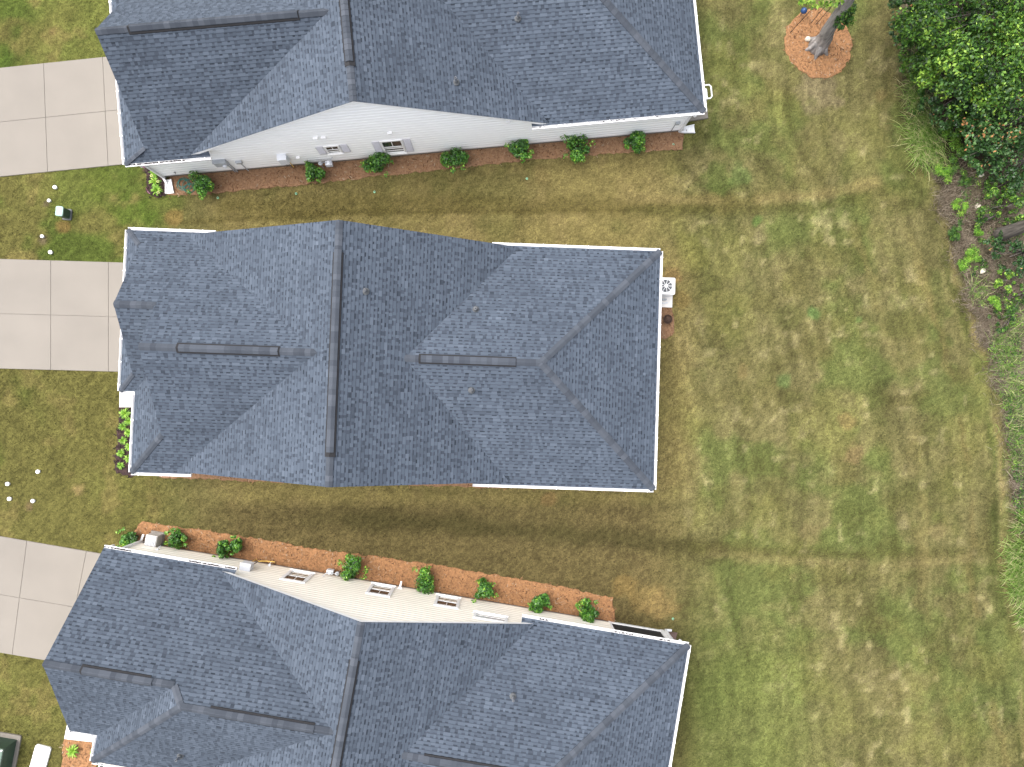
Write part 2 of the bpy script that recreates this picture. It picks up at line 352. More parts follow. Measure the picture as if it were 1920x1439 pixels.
        d = np.hypot(px - x, (py - y)) + (n2 - .5) * r * 1.5 + (n4 - .5) * r * .8; c = mixc(c, col, smooth(r, r * .45, d) * k)
    # lawn gets a touch deeper where rain runs off beside slabs
    # the wood's floor: dead straw, bark litter
    w = smooth(-8, 14, px - wx + (n2 - .5) * 26)
    fl = np.broadcast_to(A(136, 126, 104), px.shape + (3,)).copy()
    fl = mixc(fl, A(158, 138, 104), smooth(.5, .72, n1)); fl = mixc(fl, A(84, 78, 56), smooth(.54, .72, n2) * .7); fl = mixc(fl, A(186, 168, 150), smooth(.56, .72, n4) * .6)
    canopy_shade = smooth(1712, 1760, px - (py - 150) * .12 + (n2 - .5) * 40) * smooth(345, 270, py + (n2 - .5) * 40); fl = mixc(fl, A(52, 46, 34), canopy_shade * .9)  # shade under the canopy painted into the floor as dark soil
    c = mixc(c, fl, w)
    c = c * (1 + (1 - w)[..., None] * (np.array([1.0, 1.055, 1.0]) - 1)) * (1 + .05 * (1 - w) * rear)[..., None]
    n5 = rng.random(px.shape)
    s1 = fbm(q, Y * .09, .24, 131, 3); s2 = fbm(q, Y * .07, .62, 137, 2)
    c = c * (1 + rear * (1 - w) * ((s1 - .5) * .62 + (s2 - .5) * .46))[..., None]
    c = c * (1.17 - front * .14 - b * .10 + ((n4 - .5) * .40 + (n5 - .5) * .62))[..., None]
    return c
fx = np.arange(-27, 27.01, .13); fy = np.arange(-20.6, 20.61, .13)
gx = np.concatenate([[-420, -160, -70, -38], fx, [38, 70, 160, 420]]); gy = np.concatenate([[-420, -160, -60, -30], fy, [30, 60, 160, 420]])
XX, YY = np.meshgrid(gx, gy); hz = (fbm(XX, YY, 3.0, 40, 3) - .5) * .05
hz[(np.abs(XX) > 28) | (np.abs(YY) > 21)] = 0
hz = np.minimum(hz, .012) - .012
nx, ny = len(gx), len(gy); ii = np.arange((ny - 1) * nx).reshape(ny - 1, nx)[:, :-1].ravel()
me = np_mesh('ground', np.stack([XX, YY, hz], -1).reshape(-1, 3), np.stack([ii, ii + 1, ii + nx + 1, ii + nx], 1), None if False else bpy.data.materials.new('lawn'), smooth=True)
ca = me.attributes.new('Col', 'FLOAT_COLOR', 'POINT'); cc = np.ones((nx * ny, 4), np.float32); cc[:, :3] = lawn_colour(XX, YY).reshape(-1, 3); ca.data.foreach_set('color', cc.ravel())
m = me.materials[0]; m.use_nodes = True; n = m.node_tree; p = n.nodes['Principled BSDF']; p.inputs['Roughness'].default_value = 1; p.inputs['Specular IOR Level'].default_value = .1
at_ = n.nodes.new('ShaderNodeAttribute'); at_.attribute_name = 'Col'; tc = n.nodes.new('ShaderNodeTexCoord')
no = n.nodes.new('ShaderNodeTexNoise'); no.inputs['Scale'].default_value = 13; no.inputs['Detail'].default_value = 9; no.inputs['Roughness'].default_value = .75
mr = n.nodes.new('ShaderNodeMapRange'); mr.inputs[1].default_value = .28; mr.inputs[2].default_value = .72; mr.inputs[3].default_value = .42; mr.inputs[4].default_value = 1.7
vm = n.nodes.new('ShaderNodeVectorMath'); vm.operation = 'SCALE'
n.links.new(tc.outputs['Object'], no.inputs['Vector']); n.links.new(no.outputs[0], mr.inputs[0]); n.links.new(at_.outputs['Color'], vm.inputs[0]); n.links.new(mr.outputs[0], vm.inputs['Scale'])
n.links.new(vm.outputs[0], p.inputs['Base Color'])
bu = n.nodes.new('ShaderNodeBump'); bu.inputs['Strength'].default_value = .8; bu.inputs['Distance'].default_value = .05; n.links.new(no.outputs[0], bu.inputs['Height']); n.links.new(bu.outputs[0], p.inputs['Normal'])
tag(link(bpy.data.objects.new('ground', me)), 'mown lawn ground around the three houses, patchy green and tan', 'ground', kind='structure')

# ------------------------------------------------------------------ driveways: each slab a piece
def lerp2(q, s, t):
    a = q[0].lerp(q[1], s); b = q[3].lerp(q[2], s); return a.lerp(b, t)
def driveway(corners, us, vs_, label):
    q = [at(*c, 0) for c in corners]; lo = MB()
    lo.add([(*lerp2(q, s, t).xy, z) for z in (-.12, .016) for (s, t) in ((0, 0), (1, 0), (1, 1), (0, 1))], ((4, 5, 6, 7), (7, 6, 5, 4)[::-1], (0, 1, 5, 4), (1, 2, 6, 5), (2, 3, 7, 6), (3, 0, 4, 7))[0:1] + ((0, 1, 5, 4), (1, 2, 6, 5), (2, 3, 7, 6), (3, 0, 4, 7)))
    d = lo.build('driveway', MT['joint']); tag(d, label, 'driveway', kind='structure')
    Lu = (q[1] - q[0]).length; Lv = (q[3] - q[0]).length; g = .007
    for i in range(len(us) - 1):
        for j in range(len(vs_) - 1):
            mb = MB(); vs3 = []
            for (k, z) in ((0, -.1), (0, .037), (.008, .042)):
                gu = (g + k) / Lu; gv = (g + k) / Lv
                for (s, t) in ((us[i] + gu, vs_[j] + gv), (us[i + 1] - gu, vs_[j] + gv), (us[i + 1] - gu, vs_[j + 1] - gv), (us[i] + gu, vs_[j + 1] - gv)):
                    vs3.append((*lerp2(q, s, t).xy, z))
            fs = [(8, 9, 10, 11)] + [(l * 4 + k, l * 4 + (k + 1) % 4, (l + 1) * 4 + (k + 1) % 4, (l + 1) * 4 + k) for l in range(2) for k in range(4)]
            mb.add(vs3, fs); mb.build('concrete_slab', MT['concrete'], d)
driveway([(-170, 1147 - 1001), (240, 103), (252, 307), (-170, 349)], [0, .12, .372, .615, .885, 1], [0, .5, 1], 'pale concrete driveway of the white house')
driveway([(-170, 481), (240, 493), (240, 698), (-170, 687)], [0, .14, .40, .648, .912, 1], [0, .5, 1], 'pale concrete driveway of the middle house')
driveway([(-170, 976), (230, 1045), (180, 1254), (-170, 1195)], [0, .10, .33, .553, .832, 1], [0, .5, 1], 'pale concrete driveway of the cream house')

# ------------------------------------------------------------------ houses
class House:
    def __init__(s, name, th, c, label):
        s.c = c; s.th = th
        X, Y = s.world(c[0], c[1]); s.root = empty(name, (X, Y, 0), -th); tag(s.root, label, 'house')
        s.planes = []
    def world(s, u, v): return u * math.cos(s.th) - v * math.sin(s.th), -(u * math.sin(s.th) + v * math.cos(s.th))
    def L(s, u, v, z=0): return (u - s.c[0], -(v - s.c[1]), z)
    def W(s, u, v, z=0): return Vector((*s.world(u, v), z))
    def uv(s, P):                                           # world -> house plan
        x, y = P[0], -P[1]; return x * math.cos(s.th) + y * math.sin(s.th), -x * math.sin(s.th) + y * math.cos(s.th)
    def on_plane(s, px, py, f):
        z = 4.0
        for k in range(40): u, v = s.uv(at(px, py, z)); z = f(u, v)
        return u, v, z
EXPO = .142
def roof_plane(h, roof, poly, z0, gu, gv, seed, sh=True):
    """one roof slope: deck prism with white fascia edges and a field of stepped, two-tone laminated shingles"""
    p = math.hypot(gu, gv); g = (gu / p, gv / p); sx = (-g[1], g[0]); f = lambda u, v: z0 + gu * u + gv * v
    poly = clean(poly); nrm = math.sqrt(1 + p * p)
    # deck
    mb = MB(); n = len(poly); loc = [h.L(u, v, f(u, v)) for u, v in poly]
    if area([(a, b) for a, b, _ in loc]) < 0: poly = poly[::-1]; loc = loc[::-1]
    mb.cm = 0; mb.add([(x, y, z - .002) for x, y, z in loc], [tuple(range(n))])
    mb.cm = 1; mb.add(loc + [(x, y, z - .17) for x, y, z in loc], [tuple(range(2 * n - 1, n - 1, -1))] + [(n + i, n + (i + 1) % n, (i + 1) % n, i) for i in range(n)])
    mb.v = [(x, y, z - (.004 if k >= n else 0)) for k, (x, y, z) in enumerate(mb.v)]
    mb.build('roof_deck', [MT['deck'], MT['trim']], roof)
    h.planes.append(f)
    rs = [(u * sx[0] + v * sx[1], u * g[0] + v * g[1]) for u, v in poly]; r_lo = min(r for _, r in rs) - .0; r_hi = max(r for _, r in rs)
    rnd = random.Random(seed); st = MB(); e = EXPO / nrm; k = 0; r0 = r_lo - .012
    blot = lambda s_, r_: .5 + .28 * math.sin(s_ * 1.7 + seed) * math.sin(r_ * 2.3 + seed * 2) + .22 * math.sin(s_ * .6 + r_ * .9 + seed)
    def put(pg, tone, h0, h1, ra, rb, skirt):
        pg = clean(pg)
        if len(pg) < 3 or abs(area(pg)) < 2e-5: return
        top = []
        for (s_, r_) in pg:
            u, v = s_ * sx[0] + r_ * g[0], s_ * sx[1] + r_ * g[1]; t = (r_ - ra) / (rb - ra)
            top.append(h.L(u, v, f(u, v) + (h0 + (h1 - h0) * t) * nrm))
        if area([(a, b) for a, b, _ in top]) < 0: top = top[::-1]; pg = pg[::-1]
        N = len(top); fs = [tuple(range(N))]; vs3 = list(top)
        for i in range(N):
            j = (i + 1) % N
            if skirt or (abs(pg[i][1] - ra) < 1e-5 and abs(pg[j][1] - ra) < 1e-5):
                b = len(vs3); vs3 += [(top[i][0], top[i][1], top[i][2] - .016), (top[j][0], top[j][1], top[j][2] - .016)]; fs.append((i, b, b + 1, j))
        st.add(vs3, fs, tone)
    while r0 < r_hi:
        r1 = r0 + e; band = clip(clip(rs, 0, 1, r1), 0, -1, -r0)
        if len(band) >= 3 and abs(area(band)) > 1e-4:
            s0 = min(a for a, _ in band); s1 = max(a for a, _ in band); s_ = s0 - rnd.random() * .4; tab = rnd.random() < .5
            sh_t = 0
            while s_ < s1:
                if sh_t <= 0: base = rnd.gauss(0, .06); sh_t = rnd.uniform(.6, 1.1)
                w = rnd.choice((.08, .11, .14, .17, .21, .28)) if tab else rnd.choice((.09, .12, .14, .16, .19))
                if s_ + w > s0:
                    pg = clip(clip(band, 1, 0, min(s_ + w, s1 + 1)), -1, 0, -s_)
                    if len(pg) >= 3:
                        bl = (blot(s_, r0) - .5) * .12
                        if tab:
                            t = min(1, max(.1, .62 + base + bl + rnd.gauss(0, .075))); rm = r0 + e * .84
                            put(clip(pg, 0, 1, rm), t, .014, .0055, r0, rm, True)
                            put(clip(pg, 0, -1, -rm), t * .55, .0055, .004, rm, r1, False)  # shade below the next course's butt edge, painted as a darker strip
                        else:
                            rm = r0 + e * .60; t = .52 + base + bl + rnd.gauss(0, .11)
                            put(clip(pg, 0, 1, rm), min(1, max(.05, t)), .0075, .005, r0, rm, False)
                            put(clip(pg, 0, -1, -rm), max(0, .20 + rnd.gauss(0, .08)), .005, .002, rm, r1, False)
                s_ += w; sh_t -= w; tab = not tab
        r0 = r1
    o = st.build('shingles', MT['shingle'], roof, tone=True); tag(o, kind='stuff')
    return f
def cap_mesh(name, hw, dl, dr, ln=.27, lift=.008):
    mb = MB(); ys = (-hw, -hw * .45, -hw * .12, hw * .12, hw * .45, hw); 
    zs = [-(dl if y < 0 else dr) * max(0, abs(y) - hw * .10) for y in ys]; vs3 = []
    for (x, l) in ((0, lift + .012), (ln, .004)):
        for y, z in zip(ys, zs): vs3.append((x, y, z + l + .016))
    for (x, l) in ((0, lift - .006),):
        for y, z in zip(ys, zs): vs3.append((x, y, z + l - .004))
    n = len(ys); fs = [(i, i + n, i + n + 1, i + 1)[::-1] for i in range(n - 1)] + [(i, i + 1, 2 * n + i + 1, 2 * n + i)[::-1] for i in range(n - 1)]
    fs = [tuple(reversed(f)) for f in fs]
    vs3 += [(ln, ys[0], zs[0] - .01), (ln, ys[-1], zs[-1] - .01)]
    fs += [(0, n, 3 * n, 2 * n), (n - 1, 3 * n - 1, 3 * n + 1, 2 * n - 1)]
    mb.add(vs3, fs); return mb.mesh(name, MT['cap'])
def ridge(h, roof, A_, B_, dl, dr, vent=None, hw=.135, step=.205):
    """cap shingles laid one by one along a ridge or hip, lifted where a ridge vent runs below them"""
    a, b = Vector(h.L(*A_)), Vector(h.L(*B_)); d = b - a; Ln = d.length; x = d.normalized()
    y = Vector((0, 0, 1)).cross(x).normalized(); z = x.cross(y); Mx = Matrix((x, y, z)).transposed().to_4x4()
    me = cap_mesh('ridge_cap', hw, dl, dr); t = 0
    if vent:
        v0, v1 = vent; mb = MB(); w2 = hw + .052; prof = [(-w2, -dl * w2 - .0), (-w2, -dl * w2 + .05), (0, .052), (w2, -dr * w2 + .05), (w2, -dr * w2)]
        vs3 = [(q, yy, zz) for q in (v0, v1) for yy, zz in prof]
        mb.add(vs3, [(i, i + 5, i + 6, i + 1) for i in range(4)] + [(0, 1, 2, 3, 4), (9, 8, 7, 6, 5)])
        o = mb.build('ridge_vent', MT['vent'], roof); o.matrix_local = Matrix.Translation(a) @ Mx
    while t < Ln - .04:
        o = bpy.data.objects.new('ridge_cap', me); link(o, roof)
        up = .048 if vent and vent[0] - .02 <= t <= vent[1] - .12 else 0
        sc = min(1, (Ln - t) / .27)
        o.matrix_local = Matrix.Translation(a + x * t + z * up) @ Mx @ Matrix.Diagonal((sc, 1, 1, 1))
        t += step
def along(h, A_, B_, px=None, py=None):                     # distance along A-B seen at photo column px (or row py)
    best = (1e9, 0); a, b = Vector(A_), Vector(B_)
    for k in range(801):
        q = a.lerp(b, k / 800); P = pix(h.W(*q)); d = abs(P[0] - px) if px is not None else abs(P[1] - py)
        if d < best[0]: best = (d, k / 800 * (Vector(h.L(*b)) - Vector(h.L(*a))).length)
    return best[1]
def gutter(h, A_, B_, out, z, hang=.92, debris=0, seed=1):
    """K-style trough with hanger straps; A-B is the shingle edge, out the outward direction in plan"""
    a, b = Vector(h.L(*A_, 0)), Vector(h.L(*B_, 0)); d = (b - a); Ln = d.length; x = d.normalized(); y = Vector((out[0], -out[1], 0)).normalized()
    prof = [(-.020, .0), (-.020, -.10), (.060, -.10), (.088, -.045), (.088, .006), (.056, .006), (.056, -.004), (.070, -.006), (.070, -.04), (.055, -.085), (-.008, -.085), (-.008, 0)]
    mb = MB(); n = len(prof); vs3 = [a + x * t + y * (o_ + .02) + Vector((0, 0, z + zz - .012)) for t in (0, Ln) for o_, zz in prof]
    flip = x.cross(y).z > 0
    fs = [(i, (i + 1) % n, n + (i + 1) % n, n + i) for i in range(n)] + [tuple(range(n))[::-1], tuple(range(n, 2 * n))]
    ec = [(0, 1, 2, 3, 4), (n + 4, n + 3, n + 2, n + 1, n)]
    fs = fs[:-2] + ec
    if flip: fs = [f[::-1] for f in fs]
    mb.add(vs3, fs); g = mb.build('gutter', MT['gutter'], h.root)
    hm = MB(); hm.box((0, 0, 0), (.035, .135, .012)); hme = hm.mesh('gutter_hanger', MT['trim'])
    t = .25
    while t < Ln - .1:
        o = bpy.data.objects.new('gutter_hanger', hme); link(o, g); q = a + x * t + y * .052; o.location = (q.x, q.y, z + .003); o.rotation_euler = (0, 0, math.atan2(x.y, x.x)); t += hang
    if debris:
        r = random.Random(seed); db = MB()
        for k in range(int(Ln * debris)):
            q = a + x * r.uniform(.1, Ln - .05) + y * r.uniform(.02, .065); s_ = r.uniform(.02, .06)
            if math.sin(q.x * 1.3 + seed) < -.1: continue
            db.box((q.x, q.y, z - .045 + r.uniform(0, .02)), (s_ * 1.6, s_, .02), r.uniform(0, 3), t=r.random() * .6)
        tag(db.build('leaf_debris', MT['chip_dark'], g, tone=True), kind='stuff')
    return g
def wall_plane(h, wall, P0, P1, prof, m, planks=True, trim=True, expo=.25):
    """one wall: P0 -> P1 in plan (outside on the right of the walk, seen from above), prof = top outline [(s, z)]"""
    a, b = Vector(h.L(*P0, 0)), Vector(h.L(*P1, 0)); x = (b - a).normalized(); Ln = (b - a).length; y = Vector((x.y, -x.x, 0))
    out = [(0, .0), (Ln, .0)] + prof[::-1]; W_ = MB()
    def p3(s_, z_, o_): q = a + x * s_ + y * o_; return (q.x, q.y, z_)
    n = len(out); W_.add([p3(s_, z_, 0) for s_, z_ in out] + [p3(s_, z_, -.14) for s_, z_ in out], [tuple(range(n)), tuple(range(2 * n - 1, n - 1, -1))] + [(i + n, (i + 1) % n + n, (i + 1) % n, i) for i in range(n)])
    w = W_.build('wall_face', m, wall)
    zmax = max(z_ for _, z_ in prof)
    if planks:
        z = .22
        while z < zmax:
            pg = clean(clip(clip(out, 0, 1, z + expo - .004), 0, -1, -z))
            if len(pg) >= 3 and abs(area(pg)) > .002:
                if area(pg) < 0: pg = pg[::-1]
                mb = MB(); zc = z + expo * .70
                for (pc, o0, o1, za, zb) in ((clip(pg, 0, 1, zc), .029, .036, z, zc), (clip(pg, 0, -1, -zc), .036, .010, zc, z + expo)):
                    pc = clean(pc); N = len(pc)
                    if N < 3: continue
                    fr = [p3(q[0], q[1], o0 + (o1 - o0) * (q[1] - za) / (zb - za)) for q in pc]; bk = [p3(q[0], q[1], .001) for q in pc]
                    mb.add(fr + bk, [tuple(range(N))] + [(i + N, (i + 1) % N + N, (i + 1) % N, i) for i in range(N)])
                mb.build('siding_plank', m, wall)
            z += expo
        f = MB(); q0, q1 = p3(0, 0, .012), p3(Ln, 0, .012)
        f.add([p3(0, -.05, .014), p3(Ln, -.05, .014), p3(Ln, .215, .014), p3(0, .215, .014), p3(0, -.05, 0), p3(Ln, -.05, 0), p3(Ln, .215, 0), p3(0, .215, 0)], ((0, 1, 2, 3), (3, 2, 6, 7), (0, 3, 7, 4), (1, 5, 6, 2)))
        f.build('foundation_strip', MT['joint'], wall)
    return lambda s_, z_, o_=0: Vector(p3(s_, z_, o_)), x, y
def obox(mb, fr, s0, s1, z0, z1, o0, o1):                   # box on a wall, in wall coordinates
    P, x, y = fr; vs3 = [P(s_, z_, o_) for o_ in (o0, o1) for (s_, z_) in ((s0, z0), (s1, z0), (s1, z1), (s0, z1))]
    mb.add(vs3, ((4, 5, 6, 7), (3, 2, 1, 0), (0, 1, 5, 4), (1, 2, 6, 5), (2, 3, 7, 6), (3, 0, 4, 7)))
def window(h, fr, s, z, w, hh, shutters=False, muntin=True):
    P, x, y = fr; b = .07 if shutters else .12; F_ = MB()
    for (s0, s1, z0, z1, o1) in ((s - w / 2 - b, s + w / 2 + b, z + hh, z + hh + b * 1.3, .075), (s - w / 2 - b, s + w / 2 + b, z - b, z, .075), (s - w / 2 - b, s - w / 2, z, z + hh, .073), (s + w / 2, s + w / 2 + b, z, z + hh, .073)):
        obox(F_, fr, s0, s1, z0, z1, 0, o1)
    obox(F_, fr, s - w / 2, s + w / 2, z + hh * .49, z + hh * .53, .02, .062)
    if muntin: obox(F_, fr, s - .012, s + .012, z + hh * .53, z + hh, .03, .05)
    wn = F_.build('window', MT['trim'], h.root)
    for (z0, z1, o) in ((z, z + hh * .49, .032), (z + hh * .53, z + hh, .044)):
        p_ = MB(); obox(p_, fr, s - w / 2, s + w / 2, z0, z1, o - .008, o); p_.build('pane', MT['glass'], wn)
    sl_ = MB(); obox(sl_, fr, s - w / 2 - b - .03, s + w / 2 + b + .03, z - b - .04, z - b, .02, .11); sl_.build('sill', MT['trim'], wn)
    if shutters:
        for sg in (-1, 1):
            q = MB(); c = s + sg * (w / 2 + b + .19); obox(q, fr, c - .16, c + .16, z - b, z + hh + b, .02, .055)
            k = z - b + .08
            while k < z + hh: obox(q, fr, c - .13, c + .13, k, k + .035, .055, .066); k += .075
            q.build('shutter', MT['shutter'], wn)
    return wn
def downspout(h, pts, r=.045, m='gutter'):
    mb = MB(); 
    P = [Vector(h.L(*q)) for q in pts]
    for a, b in zip(P[:-1], P[1:]):
        d = (b - a).normalized(); s_ = d.cross(Vector((0, 0, 1)) if abs(d.z) < .95 else Vector((1, 0, 0))).normalized(); t_ = d.cross(s_); a2 = a - d * .02; b2 = b + d * .02
        vs3 = [q + s_ * (i * r) + t_ * (j * r * .75) for q in (a2, b2) for i, j in ((-1, -1), (1, -1), (1, 1), (-1, 1))]
        mb.add(vs3, ((3, 2, 1, 0), (4, 5, 6, 7), (0, 1, 5, 4), (1, 2, 6, 5), (2, 3, 7, 6), (3, 0, 4, 7)))
    return mb.build('downspout', MT[m], h.root)
def vent_pipe(h, roof, px, py, fi, ht=.32):
    f = h.planes[fi]; u, v, z = h.on_plane(px, py, lambda a, b: f(a, b) + .1); c = h.L(u, v, z - .1)
    mb = MB(); mb.lathe(c, [(.13, -.06), (.13, .04), (.09, .08), (.065, .16), (.06, .17)], 14); mb.cm = 1
    mb.lathe(c, [(.045, 0), (.045, ht), (.032, ht), (.032, ht - .12)], 12); mb.build('vent_pipe', [MT['metal_dark'], MT['vent_grey']], roof, smooth=False)

def build_house(name, label, D, siding):
    """D holds the plan: eaves, rakes, ridge and pitches read from the photograph"""
    g = lambda k: D[k]; th = D['th']; e = D['e']; p, pe, qw, qe, ps = D['p'], D['pe'], D['qw'], D['qe'], D['ps']
    vN, vS, vNr, vSr, ur, zr, uE, vNE, vSE = (D[k] for k in ('vN', 'vS', 'vNr', 'vSr', 'ur', 'zr', 'uE', 'vNE', 'vSE'))
    h = House(name, th, ((D['uWm'] + uE) / 2, (vN + vS) / 2), label); h.D = D
    roof = MB().build('roof', MT['deck'], h.root)
    ob = .33; wN, wS = D['wN'], D['wS']
    vm = (vN + vS) / 2; hw = (vS - vN) / 2; zw = e + p * hw; ve = (vNE + vSE) / 2; he = (vSE - vNE) / 2; ze = e + pe * he
    uva = ur - (zr - zw) / qw; uea = ur + (zr - ze) / qe
    mW = lambda z: ur - (zr - z) / qw; mE = lambda z: ur + (zr - z) / qe
    un = mW(e + p * (vNr - vN)); us = mW(e + p * (vS - vSr)); une = mE(e + pe * (vNr - vNE)); use = mE(e + pe * (vSE - vSr))
    rN, rS, rNE, rSE = D['ret']                              # how far the eave overhangs run back below the rakes
    sd_ = D['seed']
    # main gable slopes
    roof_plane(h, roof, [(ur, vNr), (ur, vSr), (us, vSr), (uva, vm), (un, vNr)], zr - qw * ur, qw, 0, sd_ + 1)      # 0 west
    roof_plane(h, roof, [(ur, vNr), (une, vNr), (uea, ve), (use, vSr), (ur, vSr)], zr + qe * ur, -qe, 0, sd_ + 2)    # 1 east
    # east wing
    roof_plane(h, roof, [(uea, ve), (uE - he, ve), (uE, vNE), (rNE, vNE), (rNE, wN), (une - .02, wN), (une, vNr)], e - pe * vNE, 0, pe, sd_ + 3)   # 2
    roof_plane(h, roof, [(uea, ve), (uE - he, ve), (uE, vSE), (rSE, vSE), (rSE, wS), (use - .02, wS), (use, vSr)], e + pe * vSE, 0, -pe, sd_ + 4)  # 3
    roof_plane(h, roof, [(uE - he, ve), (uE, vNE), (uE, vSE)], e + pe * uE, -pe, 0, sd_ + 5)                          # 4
    kd = pe / math.sqrt(2); 
    if D['kind'] == 'dutch':                                 # white house: full-width gable over a hipped skirt
        uW, rW = D['uW'], D['rW']; d = rW - uW; k = ps / p; fN, fS = vN + d * k, vS - d * k
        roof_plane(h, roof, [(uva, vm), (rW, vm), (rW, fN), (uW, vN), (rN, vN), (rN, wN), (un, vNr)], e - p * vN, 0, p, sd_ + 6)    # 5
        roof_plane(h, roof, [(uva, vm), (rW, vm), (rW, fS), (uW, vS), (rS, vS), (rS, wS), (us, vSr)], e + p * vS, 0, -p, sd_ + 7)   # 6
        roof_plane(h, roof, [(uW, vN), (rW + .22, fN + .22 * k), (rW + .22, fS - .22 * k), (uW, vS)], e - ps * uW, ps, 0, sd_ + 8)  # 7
        ridge(h, roof, (rW, vm, zw), (uva, vm, zw), p, p, D['ventW'] and (along(h, (rW, vm, zw), (uva, vm, zw), px=D['ventW'][0]), along(h, (rW, vm, zw), (uva, vm, zw), px=D['ventW'][1])))
        ridge(h, roof, (uW, vS, e), (rW, fS, e + ps * d), ps * .7, p * .6, hw=.10); ridge(h, roof, (uW, vN, e), (rW, fN, e + ps * d), p * .6, ps * .7, hw=.10)
        gutter(h, (uW, vS), (uW, vN), (-1, 0), e); gutter(h, (uW, vN), (rN, vN), (0, -1), e); gutter(h, (rS, vS), (uW, vS), (0, 1), e, debris=26, seed=3)
        wW = [(uW + ob, wN, wS)]
        gab = [(rW + .2, fN + .3, fS - .3, vm, zw - .12, e)]
    elif D['kind'] == 'double':                              # middle house: garage gable in front of a wider gable, both over skirts
        u1, u2, rG, rW, vG = D['uW1'], D['uW2'], D['rG'], D['rW'], D['vG']; k = ps / p; d1, d2_ = rG - u1, rW - u2
        vg = (vN + vG) / 2; zg = e + p * (vG - vN) / 2; gN, gS = vN + d1 * k, vG - d1 * k; fS = vS - d2_ * k; vv = vG - d2_ * k
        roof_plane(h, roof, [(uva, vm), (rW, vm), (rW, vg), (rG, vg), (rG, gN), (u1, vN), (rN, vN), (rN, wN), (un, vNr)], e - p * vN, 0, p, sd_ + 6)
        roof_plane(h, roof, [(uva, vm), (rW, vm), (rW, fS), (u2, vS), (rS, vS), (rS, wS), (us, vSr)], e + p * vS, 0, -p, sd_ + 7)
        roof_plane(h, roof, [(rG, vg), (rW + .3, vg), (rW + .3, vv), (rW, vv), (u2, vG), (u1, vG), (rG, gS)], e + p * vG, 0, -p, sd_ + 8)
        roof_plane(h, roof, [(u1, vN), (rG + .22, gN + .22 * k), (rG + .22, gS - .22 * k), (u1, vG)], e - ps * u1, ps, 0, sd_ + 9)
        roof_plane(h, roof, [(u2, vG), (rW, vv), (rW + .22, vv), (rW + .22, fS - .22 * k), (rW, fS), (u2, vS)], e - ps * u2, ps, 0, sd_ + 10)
        A_, B_ = (rW, vm, zw), (uva, vm, zw); ridge(h, roof, A_, B_, p, p, (along(h, A_, B_, px=D['ventW'][0]), along(h, A_, B_, px=D['ventW'][1])))
        ridge(h, roof, (rG, vg, zg), (rW + .05, vg, zg), p, p)
        ridge(h, roof, (u1, vG, e), (rG, gS, e + ps * d1), ps * .7, p * .6, hw=.10); ridge(h, roof, (u2, vS, e), (rW, fS, e + ps * d2_), ps * .7, p * .6, hw=.12); ridge(h, roof, (u1, vN, e), (rG, gN, e + ps * d1), p * .6, ps * .7, hw=.10)
        gutter(h, (u1, vG), (u1, vN), (-1, 0), e); gutter(h, (u2 - .02, vG), (u1, vG), (0, 1), e); gutter(h, (u2, vS), (u2, vG + .13), (-1, 0), e)
        gutter(h, (u1, vN), (rN, vN), (0, -1), e); gutter(h, (rS, vS), (u2, vS), (0, 1), e, debris=6, seed=4)
        wW = [(u1 + ob, wN, vG - ob), (u2 + ob, vG - ob, wS)]
        gab = [(rG + .2, gN + .3, gS - .3, vg, zg - .12, e), (rW + .2, vg, fS - .3, vm, zw - .12, e)]
    else:                                                    # cream house: garage gable against a hipped wing
        uh, rG, vG = D['uWh'], D['rG'], D['vG']; vg = (vN + vG) / 2; hg = (vG - vN) / 2; zg = e + p * hg
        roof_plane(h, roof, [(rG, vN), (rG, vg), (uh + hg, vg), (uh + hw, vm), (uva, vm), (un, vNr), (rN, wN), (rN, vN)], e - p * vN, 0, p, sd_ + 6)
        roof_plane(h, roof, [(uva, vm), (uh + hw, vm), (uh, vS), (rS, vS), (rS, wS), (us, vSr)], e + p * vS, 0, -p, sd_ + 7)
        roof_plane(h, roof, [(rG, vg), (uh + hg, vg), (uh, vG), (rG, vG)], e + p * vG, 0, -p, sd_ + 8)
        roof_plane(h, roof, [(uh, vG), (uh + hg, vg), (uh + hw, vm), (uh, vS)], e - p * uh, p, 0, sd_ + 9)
        A_, B_ = (uh + hw, vm, zw), (uva, vm, zw); ridge(h, roof, A_, B_, p, p, (along(h, A_, B_, px=D['ventW'][0]), along(h, A_, B_, px=D['ventW'][1])))
        A_, B_ = (rG, vg, zg), (uh + hg, vg, zg); ridge(h, roof, A_, B_, p, p, (along(h, A_, B_, px=D['ventG'][0]), along(h, A_, B_, px=D['ventG'][1])))
        ridge(h, roof, (uh, vS, e), (uh + hw, vm, zw), p * .65, p * .65); ridge(h, roof, (uh + hg, vg, zg), (uh + hw, vm, zw), p * .65, p * .65)
        gutter(h, (rG, vN), (rN, vN), (0, -1), e, debris=26, seed=5); gutter(h, (uh - .02, vG), (rG, vG), (0, 1), e); gutter(h, (uh, vS), (uh, vG + .13), (-1, 0), e); gutter(h, (rS, vS), (uh, vS), (0, 1), e)
        wW = [(rG + .22, wN, vG - ob), (uh + ob, vG - ob, wS)]
        gab = [(rG + .22, vN + .3, vG - .3, vg, zg - .14, e)]
    # main ridge, east ridge, hips
    A_, B_ = (ur, vSr, zr), (ur, vNr, zr)
    vt = D['ventM']; ridge(h, roof, A_, B_, qw, qe, (along(h, A_, B_, py=vt[1]), along(h, A_, B_, py=vt[0])))
    A_, B_ = (uea, ve, ze), (uE - he, ve, ze); ridge(h, roof, A_, B_, pe, pe, (along(h, A_, B_, px=D['ventE'][0]), along(h, A_, B_, px=D['ventE'][1])) if D['ventE'] else None)
